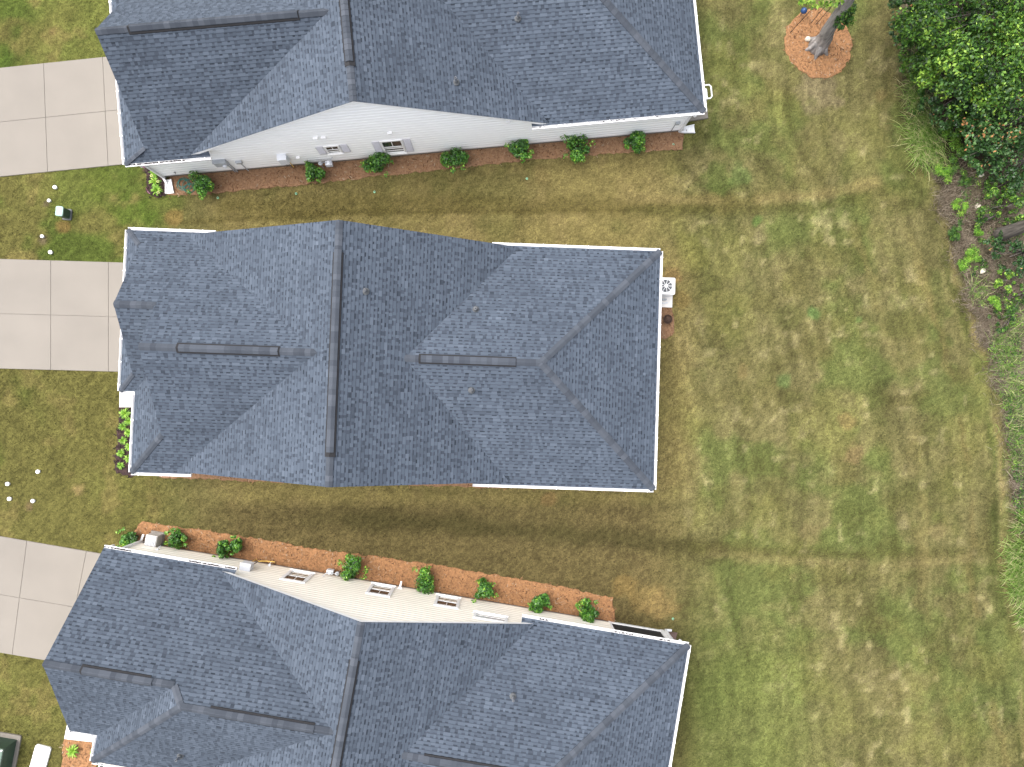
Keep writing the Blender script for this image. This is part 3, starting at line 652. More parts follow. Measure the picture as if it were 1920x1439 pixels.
    ridge(h, roof, (uE, vNE, e), (uE - he, ve, ze), kd, kd, hw=.14, step=.21); ridge(h, roof, (uE, vSE, e), (uE - he, ve, ze), kd, kd, hw=.14, step=.21)
    gutter(h, (uE, vNE), (uE, vSE), (1, 0), e); gutter(h, (rNE, vNE), (uE, vNE), (0, -1), e, debris=D['deb'][0], seed=8); gutter(h, (uE, vSE), (rSE, vSE), (0, 1), e, debris=D['deb'][1], seed=9)
    # walls
    wall = MB().build('wall', MT[siding], h.root); m = MT[siding]; zs = e - .02; wE = uE - ob
    def prof(u0, u1, rev):
        pts = [(u0, zs), (mW(zs + .2), zs), (ur, zr - .2), (mE(zs + .2), zs), (u1, zs)]
        return [((u1 - q) if rev else (q - u0), z_) for q, z_ in (pts[::-1] if rev else pts)]
    uw0 = wW[0][0]; uw1 = wW[-1][0]
    h.fS = wall_plane(h, wall, (uw1, wS), (wE, wS), prof(uw1, wE, False), m, planks=True)
    h.fN = wall_plane(h, wall, (wE if not D.get('porch') else D['porch'], wN), (uw0, wN), prof(uw0, wE if not D.get('porch') else D['porch'], True), m, planks=True)
    h.fE = wall_plane(h, wall, (wE, wS), (wE, wN if not D.get('porch') else wN + 3.2), [(0, zs), (abs(wS - wN) - (3.2 if D.get('porch') else 0), zs)], m, planks=False)
    for (u, a, b) in wW: wall_plane(h, wall, (u, a), (u, b), [(0, zs), (abs(b - a), zs)], m, planks=False)
    if len(wW) > 1: wall_plane(h, wall, (wW[0][0], wW[0][2]), (wW[1][0], wW[1][1]), [(0, zs), (max(.05, abs(wW[1][0] - wW[0][0])), zs)], m, planks=False)
    for (u, a, b, vm_, zt, zb) in gab: wall_plane(h, wall, (u, a), (u, b), [(0, zb), (vm_ - a, zt), (b - a, zb)], m, planks=False)
    # corner boards
    for (u, v) in ((uw1, wS), (wE, wS), (uw0, wN)) + (() if D.get('porch') else ((wE, wN),)):
        cb = MB(); x, y, _ = h.L(u, v); cb.box((x, y, zs / 2), (.12, .12, zs)); cb.build('corner_board', MT['trim'], wall)
    h.roof = roof; h.wall = wall; h.k = dict(uw0=uw0, uw1=uw1, wE=wE, zs=zs)
    return h

H1 = build_house('white_house', 'white sided house at the top of the photo with a grey shingle roof', dict(kind='dutch', seed=100, th=-.0954, e=2.75, p=.9393, pe=.4438, qw=.4915, qe=.508, ps=.4039,
    uW=-14.2016, uWm=-14.2, rW=-13.1866, uE=9.4819, vS=-10.9743, vN=-18.2144, ur=-4.1939, vSr=-11.0834, vNr=-18.15, zr=6.4571, vSE=-11.0367, vNE=-20.8, wS=-11.2994, wN=-17.9,
    ret=(-10.7, -10.75, 2.5, 2.35), ventW=(238, 560), ventM=(-90, 124), ventE=None, deb=(0, 3)), 'siding_white')
H2 = build_house('grey_house', 'middle house showing only its grey shingle roof and white gutters', dict(kind='double', seed=200, th=.0338, e=2.75, p=.6305, pe=.4518, qw=.4847, qe=.5189, ps=.6234,
    uW1=-15.2653, uW2=-14.6753, uWm=-15.0, rG=-14.5697, rW=-13.0519, uE=6.3259, vN=-6.3927, vS=3.3545, vG=.116, ur=-5.98, vNr=-6.2741, vSr=3.2613, zr=6.1609, vNE=-6.3331, vSE=3.3795, wN=-6.06, wS=3.02,
    ret=(-11.75, -12.3, -.55, -1.0), ventW=(330, 524), ventM=(473, 857), ventE=(785, 968), deb=(0, 0)), 'siding_grey')
H3 = build_house('cream_house', 'cream sided house at the bottom of the photo with a grey shingle roof', dict(kind='hip', seed=300, th=.1716, e=2.75, p=.7434, pe=.425, qw=.5053, qe=.4963, ps=.58,
    uWh=-13.4871, uWm=-14.0, rG=-14.5839, vG=15.7875, uE=9.167, vN=8.4676, vS=16.8227, ur=-3.5281, vNr=8.5777, vSr=17.3, zr=6.0008, vNE=8.4068, vSE=18.6102, wN=8.7594, wS=17.0,
    ret=(-9.25, -9.4, 2.35, 3.5), ventW=(392, 588), ventG=(150, 280), ventM=(1240, 1560), ventE=(794, 960), deb=(10, 0), porch=6.35), 'siding_cream')
for (px, py, fi) in ((685, 546, 1), (892, 580, 2), (884, 732, 3)): vent_pipe(H2, H2.roof, px, py, fi)
for (px, py, fi) in ((971, 33, 3), (855, 153, 1)): vent_pipe(H1, H1.roof, px, py, fi, .42)
vent_pipe(H3, H3.roof, 962, 1308, 2, .42); vent_pipe(H3, H3.roof, 337, 1419, 6, .42)

# ------------------------------------------------------------------ things fixed to the walls
def on_wall(h, px, py, v):                                  # (u, z) of the wall point the photo shows at (px, py)
    a, b = 0.0, 9.0; fa = h.uv(at(px, py, a))[1] - v
    for k in range(50):
        m_ = (a + b) / 2; fm = h.uv(at(px, py, m_))[1] - v
        if (fm > 0) == (fa > 0): a = m_
        else: b = m_
    return h.uv(at(px, py, a))[0], a
def sN(h, u): return (h.D.get('porch') or h.k['wE']) - u     # distance along the north wall frame
def sS(h, u): return u - h.k['uw1']
v1 = H1.D['wS'] + .03; v3 = H3.D['wN'] - .03
for (L_, R_, T_, B_) in (((613.8, 281), (635.5, 279), (621, 274.3), (628, 286)), ((719.8, 276), (754.5, 273.5), (733, 264.3), (741, 285.5))):
    u0, _ = on_wall(H1, *L_, v1); u1, _ = on_wall(H1, *R_, v1); _, zt = on_wall(H1, *T_, v1); _, zb = on_wall(H1, *B_, v1)
    window(H1, H1.fS, (sS(H1, u0) + sS(H1, u1)) / 2, zb, u1 - u0, zt - zb, shutters=True)
for (L_, R_, T_, B_) in (((540, 1079), (575, 1085), (550.5, 1089), (565, 1075)), ((696.5, 1104.5), (731, 1110), (709.5, 1115), (718, 1100)), ((821, 1126), (856, 1132), (837, 1137), (840, 1121.5))):
    u0, _ = on_wall(H3, *L_, v3); u1, _ = on_wall(H3, *R_, v3); _, zt = on_wall(H3, *T_, v3); _, zb = on_wall(H3, *B_, v3)
    window(H3, H3.fN, (sN(H3, u0) + sN(H3, u1)) / 2, zb, u1 - u0, zt - zb)
u0, _ = on_wall(H3, 893, 1155, v3); u1, _ = on_wall(H3, 946, 1164, v3); _, zt = on_wall(H3, 920, 1162, v3); _, zb = on_wall(H3, 918, 1155, v3)
window(H3, H3.fN, (sN(H3, u0) + sN(H3, u1)) / 2, zb, u1 - u0, zt - zb, muntin=False)
def wbox(h, fr, s, z, w, hh, d, name, m, label=None, pipes=(), extra=None):
    mb = MB(); obox(mb, fr, s - w / 2, s + w / 2, z - hh / 2, z + hh / 2, .02, .02 + d); obox(mb, fr, s - w / 2 - .015, s + w / 2 + .015, z + hh / 2, z + hh / 2 + .02, .02, .04 + d)
    o = mb.build(name, m, h.root)
    if label: o['label'] = label
    for (ds, z1, mm, r, dd) in pipes:
        pb = MB(); pb.tube([fr[0](s + ds, z - hh / 2 + .02, dd), fr[0](s + ds, z1, dd)], r, 8); pb.build('conduit', MT[mm], o)
    if extra: extra(o)
    return o
u, z = on_wall(H1, 414, 303, v1); s_ = sS(H1, u)
def meter_disc(o, fr=H1.fS, s_=s_, z=z):
    mb = MB(); c = fr[0](s_ + .14, z - .05, .2); d = fr[2]; mb.tube([c, c + d * .09, c + d * .10], [.09, .09, .07], 16); mb.build('meter_dial', MT['metal_light'], o)
wbox(H1, H1.fS, s_, z, .52, .46, .17, 'electric_meter_box', MT['metal'], 'grey electric meter box on the white wall', ((.22, 0, 'metal', .028, .06), (.12, 0, 'metal', .022, .06)), meter_disc)
u, z = on_wall(H1, 448, 303, v1); wbox(H1, H1.fS, sS(H1, u), z, .24, .18, .10, 'junction_box', MT['metal'], None, ((0, 0, 'metal', .02, .06),))
u, z = on_wall(H1, 531, 294, v1); wbox(H1, H1.fS, sS(H1, u), z, .36, .60, .26, 'water_heater', MT['metal_light'], 'light grey wall mounted water heater on the white wall', ((-.08, .3, 'metal_dark', .02, .12), (.02, .1, 'metal_dark', .02, .12), (.12, .1, 'yellow', .018, .12)))
for (px, py, w) in ((559, 295, .12), (592, 259, .15), (607, 258, .15), (731, 249, .15), (953, 228, .16)):
    u, z = on_wall(H1, px, py, v1); mb = MB(); s_ = sS(H1, u)
    obox(mb, H1.fS, s_ - w / 2, s_ + w / 2, z - w / 2, z + w / 2, .02, .09); obox(mb, H1.fS, s_ - w / 2 - .02, s_ + w / 2 + .02, z + w / 2, z + w / 2 + .025, .02, .12); mb.build('wall_vent', MT['trim'], H1.root)
u, z = on_wall(H1, 1270, 230, v1); wbox(H1, H1.fS, sS(H1, u), z, .17, .17, .10, 'disconnect_box', MT['metal'], None, ((-.05, .15, 'metal_dark', .012, .05),))
u, z = on_wall(H1, 328, 322, v1); mb = MB(); P_ = H1.fS[0]; s_ = sS(H1, u); mb.tube([P_(s_, z, .02), P_(s_, z, .10), P_(s_, z - .06, .12)], .018, 8); mb.tube([P_(s_ - .05, z + .02, .09), P_(s_ + .05, z + .02, .09)], .012, 6); mb.build('hose_tap', MT['metal_dark'], H1.root)
def gas_meter(h, fr, s_, label):
    P_ = fr[0]; mb = MB(); o = .22
    mb.cm = 0; mb.box(P_(s_, .42, o), (.28, .18, .26), -h.th * 0); mb.lathe(P_(s_, .55, o), [(.10, 0), (.10, .03), (.06, .05)], 14)
    mb.cm = 1; mb.tube([P_(s_ - .09, .0, o), P_(s_ - .09, .62, o), P_(s_ - .34, .64, o), P_(s_ - .34, 0, o)], .025, 8); mb.tube([P_(s_ + .09, .5, o), P_(s_ + .09, .68, o), P_(s_ + .22, .70, .04)], .022, 8)
    mb.lathe(P_(s_ - .34, .58, o), [(.03, -.05), (.09, -.03), (.09, .03), (.04, .06), (.03, .1)], 12)
    g = mb.build('gas_meter', [MT['metal_light'], MT['metal']], h.root); g['label'] = label
u, z = on_wall(H1, 511, 316, v1); gas_meter(H1, H1.fS, sS(H1, u), 'small light grey gas meter at the foot of the white wall')
u, z = on_wall(H3, 521, 1058, v3); gas_meter(H3, H3.fN, sN(H3, u), 'small light grey gas meter at the foot of the cream wall')
u, z = on_wall(H3, 462, 1068, v3); wbox(H3, H3.fN, sN(H3, u), z, .42, .46, .30, 'water_heater', MT['metal_light'], 'light grey wall mounted water heater on the cream wall', ((-.1, .1, 'metal_dark', .02, .14), (.08, .1, 'yellow', .02, .14)))
mb = MB(); P_ = H3.fN[0]; s_ = sN(H3, u); mb.tube([P_(s_ - .12, .5, .16), P_(s_ - .45, .42, .2), P_(s_ - .8, .4, .22)], .022, 8); mb.build('gas_pipe', MT['yellow'], H3.root)
u, z = on_wall(H3, 505, 1062, v3); mb = MB(); s_ = sN(H3, u); mb.tube([P_(s_, z, .0), P_(s_, z, .14), P_(s_, z - .12, .16)], .022, 8); mb.lathe(P_(s_, z + .0, .08), [(.06, -.01), (.06, .02)], 10); mb.build('wall_tap', MT['metal_light'], H3.root)
u, z = on_wall(H3, 750, 1103, v3); mb = MB(); s_ = sN(H3, u); obox(mb, H3.fN, s_ - .09, s_ + .09, z - .08, z + .08, .02, .07); mb.tube([P_(s_, z, .06), P_(s_, z - .1, .3)], [.05, .04], 10); mb.build('wall_vent', MT['trim'], H3.root)
u, z = on_wall(H3, 295, 1031, v3); mb = MB(); s_ = sN(H3, u); obox(mb, H3.fN, s_ - .06, s_ + .06, z - .06, z + .06, .02, .06); mb.tube([P_(s_, z, .06), P_(s_, z - .25, .14)], .022, 8); mb.build('conduit', MT['metal_light'], H3.root)
# downspouts at the corners
def drop(h, u, v, eave, kick):
    e = h.D['e']; downspout(h, [(*eave, e - .10), (*eave, e - .22), (u, v, e - .50), (u, v, .22), (*kick, .10)])
k1 = H1.k; drop(H1, k1['uw1'] + .02, H1.D['wS'] + .09, (H1.D['uW'] + .55, H1.D['vS'] + .06), (k1['uw1'] + .10, H1.D['wS'] + .32))
drop(H1, k1['wE'] - .02, H1.D['wS'] + .10, (k1['wE'] - .02, H1.D['vSE'] + .07), (k1['wE'] + .28, H1.D['wS'] + .10))
k3 = H3.k; drop(H3, k3['uw0'] + .02, H3.D['wN'] - .09, (k3['uw0'] + .02, H3.D['vN'] - .07), (k3['uw0'] + .02, H3.D['wN'] - .34))
drop(H3, k3['wE'] + .02, H3.D['wN'] - .09, (k3['wE'] + .02, H3.D['vNE'] - .07), (k3['wE'] + .30, H3.D['wN'] - .09))
# screened porch of the cream house
fp = None; po = H3.D['porch']; wE = k3['wE']; wN = H3.D['wN']; L3 = H3.L
pf = MB()
def plan_box(mb, h, u0, u1, va, vb, z0, z1):
    p_ = [h.L(u0, va), h.L(u1, va), h.L(u1, vb), h.L(u0, vb)]; vs3 = [(x, y, z) for z in (z0, z1) for x, y, _ in p_]
    mb.add(vs3, ((0, 1, 2, 3), (7, 6, 5, 4), (4, 5, 1, 0), (5, 6, 2, 1), (6, 7, 3, 2), (7, 4, 0, 3)))
plan_box(pf, H3, po, wE, wN - .02, wN + .10, 2.35, 2.74); plan_box(pf, H3, po, wE, wN - .01, wN + .08, 0.0, .16)
plan_box(pf, H3, wE - .17, wE, wN - .03, wN + .16, 0, 2.72); plan_box(pf, H3, po, po + .10, wN - .025, wN + .1, 0, 2.36); plan_box(pf, H3, po + .1, wE - .17, wN, wN + .06, 1.18, 1.25)
porch = pf.build('screened_porch', MT['trim'], H3.root)
for (z0, z1) in ((.16, 1.18), (1.25, 2.35)):
    sc = MB(); plan_box(sc, H3, po + .1, wE - .17, wN + .03, wN + .045, z0, z1); sc.build('screen_panel', MT['screen'], porch)

# ------------------------------------------------------------------ slabs, stoops, beds
def sheet(name, pts, z, m, label, cat, thick=.1, jit=0, seed=1, kind='structure', sub=None):
    """flat ground piece with a real edge; pts in photo pixels at ground level"""
    P = [at(x, y, 0) for x, y in pts]; r = random.Random(seed); ring = []
    for a, b in zip(P, P[1:] + P[:1]):
        n = max(1, int((b - a).length / sub)) if sub else 1
        for k in range(n):
            q = a.lerp(b, k / n); ring.append((q.x + r.uniform(-jit, jit), q.y + r.uniform(-jit, jit)))
    if area(ring) < 0: ring = ring[::-1]
    n = len(ring); c = (sum(x for x, _ in ring) / n, sum(y for _, y in ring) / n); ins = []
    for i in range(n):                                       # bevelled rim
        a, b = Vector(ring[i - 1]), Vector(ring[(i + 1) % n]); d = (b - a); nn = Vector((-d.y, d.x)).normalized() * min(.05, thick * .4); ins.append((ring[i][0] + nn.x, ring[i][1] + nn.y))
    mb = MB(); mb.add([(x, y, -.05) for x, y in ring] + [(x, y, z - min(.02, thick * .3)) for x, y in ring] + [(x, y, z) for x, y in ins],
                      [tuple(range(2 * n, 3 * n))] + [(l * n + i, l * n + (i + 1) % n, (l + 1) * n + (i + 1) % n, (l + 1) * n + i) for l in range(2) for i in range(n)])
    o = mb.build(name, m); tag(o, label, cat, kind=kind); return o, ring
def chips(bed, ring, n_m2, m, ln=(.05, .14), wd=.014, z=.035, seed=3, name='pine_straw'):
    r = np.random.default_rng(seed); xs = [p[0] for p in ring]; ys = [p[1] for p in ring]; N = int((max(xs) - min(xs)) * (max(ys) - min(ys)) * n_m2)
    X = r.uniform(min(xs), max(xs), N); Y = r.uniform(min(ys), max(ys), N); k = inside(X, Y, ring); X, Y = X[k], Y[k]; N = len(X); X = X + r.normal(0, .06, N); Y = Y + r.normal(0, .06, N)
    if N == 0: return
    a = r.uniform(0, math.pi, N); l = r.uniform(*ln, N) / 2; w = wd * r.uniform(.5, 1.6, N) / 2; zz = z + r.uniform(0, .025, N); tl = r.uniform(-.02, .02, N)
    dx, dy = np.cos(a), np.sin(a); V = np.zeros((N, 4, 3))
    for q, (i, j) in enumerate(((-1, -1), (1, -1), (1, 1), (-1, 1))):
        V[:, q, 0] = X + dx * l * i - dy * w * j; V[:, q, 1] = Y + dy * l * i + dx * w * j; V[:, q, 2] = zz + tl * i
    me = np_mesh(name, V.reshape(-1, 3), np.arange(N * 4).reshape(-1, 4), m, np.clip(r.normal(.48, .34, N), 0, 1)); tag(link(bpy.data.objects.new(name, me), bed), kind='stuff')
BEDS = {}
def bed(key, pts, m, cm, label, n=70, seed=3, wd=.020):
    BEDS[key] = pts; o, ring = sheet('mulch_bed', pts, .03, MT[m], label, 'mulch bed', .08, .05, seed, sub=.16); chips(o, ring, n, MT[cm], seed=seed, wd=wd, name='pine_straw' if cm == 'chip' else 'bark_chips')
bed('h1', [(316, 318), (1281, 236), (1280, 281), (1150, 288), (1000, 300), (800, 321), (640, 339), (460, 357), (330, 368), (315, 367)], 'mulch', 'chip', 'long red brown pine straw bed along the white wall', 90, 5)
bed('h3', [(252, 995), (267, 979), (330, 988), (420, 1000), (470, 1008), (600, 1031), (700, 1043), (830, 1062), (960, 1083), (1060, 1102), (1149, 1122), (1153, 1178), (244, 1026)], 'mulch2', 'chip', 'long orange pine straw bed along the cream wall', 90, 6)
bed('h2s', [(290, 868), (1225, 880), (1205, 920), (1040, 917), (900, 914), (700, 909), (530, 905), (420, 900), (300, 896)], 'mulch', 'chip', 'narrow pine straw strip under the south eave of the middle house', 60, 7)
bed('h1f', [(272, 306), (274, 335), (278, 358), (290, 371), (312, 369), (312, 330), (300, 312)], 'mulch_dark', 'chip_dark', 'small dark mulch bed at the front corner of the white house', 160, 8, .03)
bed('h2f', [(225, 764), (256, 764), (254, 894), (219, 888), (215, 878), (221, 810)], 'mulch_dark', 'chip_dark', 'dark mulch bed with lime plants at the front of the middle house', 160, 9, .03)
bed('h3f', [(121, 1385), (186, 1392), (176, 1470), (112, 1466)], 'mulch2', 'chip', 'pine straw bed at the front of the cream house', 90, 10)
ell = lambda cx_, cy_, a, b, n=26: [(cx_ + a * math.cos(2 * math.pi * k / n), cy_ + b * math.sin(2 * math.pi * k / n)) for k in range(n)]
bed('ring', [(1475, 50), (1500, 26), (1512, 18), (1540, 14), (1562, 30), (1585, 45), (1594, 62), (1597, 88), (1592, 112), (1576, 136), (1550, 147), (1524, 147), (1504, 136), (1486, 120), (1474, 98), (1471, 72)], 'mulch2', 'chip', 'round orange pine straw ring around the grey trunk', 110, 11)
bed('oval', [(1224, 568), (1250, 567), (1260, 578), (1266, 600), (1265, 620), (1255, 634), (1224, 640)], 'mulch', 'chip', 'small pine straw oval behind the middle house', 90, 12)
o, _ = sheet('front_stoop', [(226.5, 730), (262, 732), (262, 764), (226, 764)], .12, MT['stoop'], 'white concrete stoop at the front door of the middle house', 'stoop')
o, _ = sheet('front_walk', [(128, 1352), (205, 1362), (200, 1394), (121.5, 1385)], .07, MT['stoop'], 'white concrete walk at the front of the cream house', 'walkway')
o, _ = sheet('patio', [(1268, 140), (1318, 133), (1327, 223), (1288, 229)], .10, MT['concrete'], 'pale concrete patio at the back corner of the white house', 'patio')

# ------------------------------------------------------------------ foliage
def leaves(clusters, size, seed, aspect=.5, up=.5, shell=.5, tone_sd=.2, flat=0):
    """arrays of small folded leaves spread through lumps: clusters = [(centre, (rx, ry, rz), count, tone)]"""
    r = np.random.default_rng(seed); Vs = []; Ts = []
    for (c, rad, n, tone) in clusters:
        d = r.normal(size=(n, 3)); d /= np.linalg.norm(d, axis=1)[:, None]; k = (shell + (1 - shell) * r.random(n) ** .5)[:, None]
        P = np.array(c) + d * np.array(rad) * k
        nn = d * .8 + r.normal(size=(n, 3)) * .55 + np.array([0, 0, up]); nn /= np.linalg.norm(nn, axis=1)[:, None]
        t = np.cross(nn, r.normal(size=(n, 3))); t /= np.linalg.norm(t, axis=1)[:, None]; b = np.cross(nn, t)
        s = (size * r.uniform(.6, 1.35, n))[:, None]; w = s * aspect
        Vs.append(np.stack([P - t * s * .5, P + b * w * .5 + nn * s * .06, P + t * s * .5 - nn * s * .08, P - b * w * .5 + nn * s * .06], 1)); Ts.append(np.clip(r.normal(tone, tone_sd, n), 0, 1))
    V = np.concatenate(Vs).reshape(-1, 3); return V, np.arange(len(V)).reshape(-1, 4), np.concatenate(Ts)
def plant(name, base, clusters, size, seed, m, label, cat, group, stems=(), part='foliage', stem_part='stem', sm='stem', **kw):
    root = empty(name, base); tag(root, label, cat, group)
    b = Vector(base); V, Fc, T = leaves([(Vector(c) - b, rad, n, t) for c, rad, n, t in clusters], size, seed, **kw)
    link(bpy.data.objects.new(part, np_mesh(part, V, Fc, MT[m], T)), root)
    if stems:
        mb = MB()
        for pts, rr in stems: mb.tube([Vector(q) - b for q in pts], rr, 8)
        mb.build(stem_part, MT[sm], root, smooth=True)
    return root
def shrub(px, py, rp, label, group, seed, ht=.85):
    r = random.Random(seed); c = at(px, py, ht * .5); base = Vector((c.x, c.y, .03)); R_ = rp / 39.0; cl = []; st = []
    for k in range(9):
        a = r.uniform(0, 6.28); q = R_ * r.uniform(.15, .72); z = r.uniform(.28, .95) * ht; rr = R_ * r.uniform(.26, .48)
        cc = (c.x + q * math.cos(a), c.y + q * math.sin(a), z); cl.append((cc, (rr, rr, rr * .85), 165, r.uniform(.30, .66))); st.append(([base, ((base.x + cc[0]) / 2, (base.y + cc[1]) / 2, z * .6), cc], [.02, .014, .006]))
    cl.append(((c.x, c.y, ht * .5), (R_ * .6, R_ * .6, ht * .42), 260, .30))
    for k in range(4):                                       # loose shoots that break the outline
        a = r.uniform(0, 6.28); cc = (c.x + R_ * math.cos(a), c.y + R_ * math.sin(a), r.uniform(.5, 1.0) * ht); cl.append((cc, (R_ * .2,) * 3, 22, .72))
    return plant('shrub', base, cl, .10, seed, 'leaf_shrub', label, 'shrub', group, st, aspect=.55, tone_sd=.24)
W1 = 'shrubs along the white wall'; W3 = 'shrubs along the cream wall'
ordn = ['first', 'second', 'third', 'fourth', 'fifth', 'sixth', 'seventh', 'eighth', 'ninth']
for k, (x, y, rp, ht) in enumerate(((376, 343, 26, 1.0), (588, 323, 19, .8), (707, 308, 24, .9), (853, 298, 24, .85), (973, 283, 22, .95), (1080, 276, 27, .85), (1192, 267, 20, .8))):
    lab = {0: 'largest dark green shrub of the white wall, beside the coiled hose', 6: 'green shrub at the east end of the white wall bed'}.get(k, f'{ordn[k]} green shrub from the west end of the white wall bed')
    shrub(x, y, rp, lab, W1, 500 + k, ht)
for k, (x, y, rp, ht) in enumerate(((245, 1009, 18, .8), (335, 1010, 18, .8), (416, 1031, 15, .8), (441, 1021, 14, .7), (662, 1064, 24, .85), (793, 1092, 26, .9), (908, 1108, 21, .9), (1012, 1128, 18, .8), (1102, 1146, 21, .8))):
    lab = {0: 'green shrub left of the grey condenser at the corner of the cream house', 1: 'green shrub right of the grey condenser by the cream house', 2: 'left one of the touching pair of shrubs by the cream wall', 3: 'right one of the touching pair of shrubs by the cream wall', 8: 'green shrub at the east end of the cream wall bed'}.get(k, f'{ordn[k - 4]} green shrub east of the gas meter by the cream wall')
    shrub(x, y, rp, lab, W3, 540 + k, ht)
def rosette(px, py, rad, label, group, seed, n=46, m='leaf_lime', flowers=0):
    r = random.Random(seed); b = at(px, py, .12); b.z = .03; V = []; Fc = []; T = []
    for k in range(n):
        a = r.uniform(0, 6.28); L_ = rad * r.uniform(.65, 1.15); w = rad * r.uniform(.05, .09); lift = r.uniform(.5, 1.1); i0 = len(V); t = min(1, max(0, r.gauss(.55, .22)))
        for s_, zz, ww in ((.04, 0, .8), (.4, .62 * lift, 1.0), (.75, .72 * lift, .8), (1.0, .45 * lift, .06)):
            cx_, cy_ = math.cos(a) * L_ * s_, math.sin(a) * L_ * s_
            V += [(cx_ - math.sin(a) * w * ww, cy_ + math.cos(a) * w * ww, zz * rad), (cx_ + math.sin(a) * w * ww, cy_ - math.cos(a) * w * ww, zz * rad)]
        for q in range(3): Fc.append((i0 + 2 * q, i0 + 2 * q + 1, i0 + 2 * q + 3, i0 + 2 * q + 2)); T.append(t)
    root = empty('leafy_plant', b); tag(root, label, 'plant', group); link(bpy.data.objects.new('leaf_blades', np_mesh('leaf_blades', V, Fc, MT[m], T)), root)
    for k in range(flowers):
        a = r.uniform(0, 6.28); mb = MB(); c = (math.cos(a) * rad * .7, math.sin(a) * rad * .7, rad * .9); mb.tube([(0, 0, 0), c], .006, 5); mb.cm = 1
        for q in range(6): mb.lathe((c[0] + .05 * math.cos(q * 1.05), c[1] + .05 * math.sin(q * 1.05), c[2]), [(.005, -.01), (.018, 0), (.005, .01)], 6)
        mb.build('flower', [MT['stem'], MT['flower']], root)
for k, (x, y, rd) in enumerate(((234.5, 776, .27), (241, 790, .2), (230, 800, .21), (241, 812, .22), (230, 826, .2), (241, 838, .2), (227, 850, .2), (240, 860, .21), (226, 873, .18))):
    rosette(x, y, rd, f'{ordn[k]} lime green leafy plant from the stoop of the middle house', 'lime plants in the front bed', 600 + k)
for k, (x, y, rd, t) in enumerate(((289, 325, .24, 'nearest the driveway'), (291, 341, .27, 'in the middle'), (294, 357, .27, 'nearest the lawn'))):
    rosette(x, y, rd, f'green lily clump {t} of the dark bed at the white house', 'lilies in the dark bed', 620 + k, flowers=1)
rosette(137, 1408, .30, 'spiky green plant in the open part of the cream front bed', 'plants in the cream front bed', 630); rosette(179, 1412, .26, 'spiky green plant tucked under the gutter of the cream house', 'plants in the cream front bed', 631)

# the tree in the pine straw ring
def trunk_pts(P): return [Vector(q) for q in P]
b0 = at(1533, 88, 0); root = empty('shade_tree', b0); tag(root, 'grey trunked tree standing in the round pine straw ring', 'tree')
path = [b0 + Vector((0, 0, -.1)), b0 + Vector((.03, .03, .25)), b0 + Vector((.04, .06, .7)), at(1552, 58, 1.5), at(1572, 28, 2.7), at(1592, -2, 4.0), at(1622, -55, 6.0), at(1650, -120, 8.5), at(1700, -190, 10.5)]
mb = MB(); mb.tube([q - b0 for q in path], [.48, .38, .32, .28, .25, .22, .18, .12, .05], 16)
for k in range(7):
    a = k * .9; s0 = path[5 + k % 3]; e_ = s0 + Vector((math.cos(a) * 2.0, abs(math.sin(a)) * 2.2 + .4, 1.6)); mb.tube([s0 - b0, (s0 + e_) / 2 - b0 + Vector((0, 0, .3)), e_ - b0], [.09, .06, .02], 7)
for k in range(6):
    a = k * 1.05 + .3; mb.tube([(.18 * math.cos(a), .18 * math.sin(a), .42), (.40 * math.cos(a), .40 * math.sin(a), .10), (.62 * math.cos(a), .62 * math.sin(a), -.03)], [.15, .11, .05], 8)
mb.build('trunk', MT['bark'], root, smooth=True)
tc_ = at(1668, -150, 9.2); cl = [((tc_.x + random.uniform(-1.6, 1.6), tc_.y + random.uniform(.2, 2.6), tc_.z + random.uniform(-1.4, 1.8)), (1.0, 1.0, .8), 260, random.uniform(.4, .7)) for k in range(14)]
for (x, y, z, rr, n, t) in ((1584, 30, 3.0, .34, 150, .30), (1576, 44, 2.7, .28, 110, .28), (1592, 16, 3.4, .32, 130, .34), (1594, 40, 2.9, .18, 50, .4), (1530, 2, 3.6, .34, 60, .82), (1512, -4, 3.8, .32, 60, .85), (1550, 4, 3.4, .24, 40, .8), (1575, 2, 3.8, .3, 60, .7)): cl.append((at(x, y, z), (rr, rr, rr), n, t))
V, Fc, T = leaves([(Vector(c) - b0, rad, n, t) for c, rad, n, t in cl], .17, 700); link(bpy.data.objects.new('crown', np_mesh('crown', V, Fc, MT['leaf_wood'], T)), root)
mb = MB(); mb.lathe((0, 0, 0), [(.10, -.02), (.13, .04), (.09, .11), (.03, .13)], 9); mb.v = [(x * 1.1 + .02 * math.sin(z * 40), y * .9, z) for x, y, z in mb.v]; o = mb.build('stone', MT['stone']); o.location = at(1514, 74, .06); tag(o, 'pale stone lying against the foot of the grey trunk', 'stone')
for (bx, by, tx_, ty_, ht, lab) in ((1481, 62, 1519, 21, 1.95, 'tall black shepherd hook on the west side of the straw ring'), (1520, 44, 1547, 12, 1.45, 'left one of the two close black shepherd hooks in the straw ring'), (1529, 47, 1558, 14, 1.5, 'right one of the two close black shepherd hooks in the straw ring')):
    a = at(bx, by, 0); t = at(tx_, ty_, ht); root = empty('shepherd_hook', a); tag(root, lab, 'plant hook', 'shepherd hooks in the straw ring'); t = t - a; d = Vector((.7, .2, 0)).normalized()
    mb = MB(); mb.tube([(0, 0, -.1), t * .5, t], .014, 7); mb.build('pole', MT['black'], root)
    mb = MB(); mb.tube([t, t + d * .03 + Vector((0, 0, .10)), t + d * .13 + Vector((0, 0, .16)), t + d * .24 + Vector((0, 0, .08)), t + d * .26 + Vector((0, 0, -.06)), t + d * .33 + Vector((0, 0, -.04))], .012, 7); mb.build('crook', MT['black'], root)
a = at(1500, 30, 0); root = empty('gazing_ball', a); tag(root, 'dark blue ball on a stake at the edge of the straw ring', 'garden ornament')
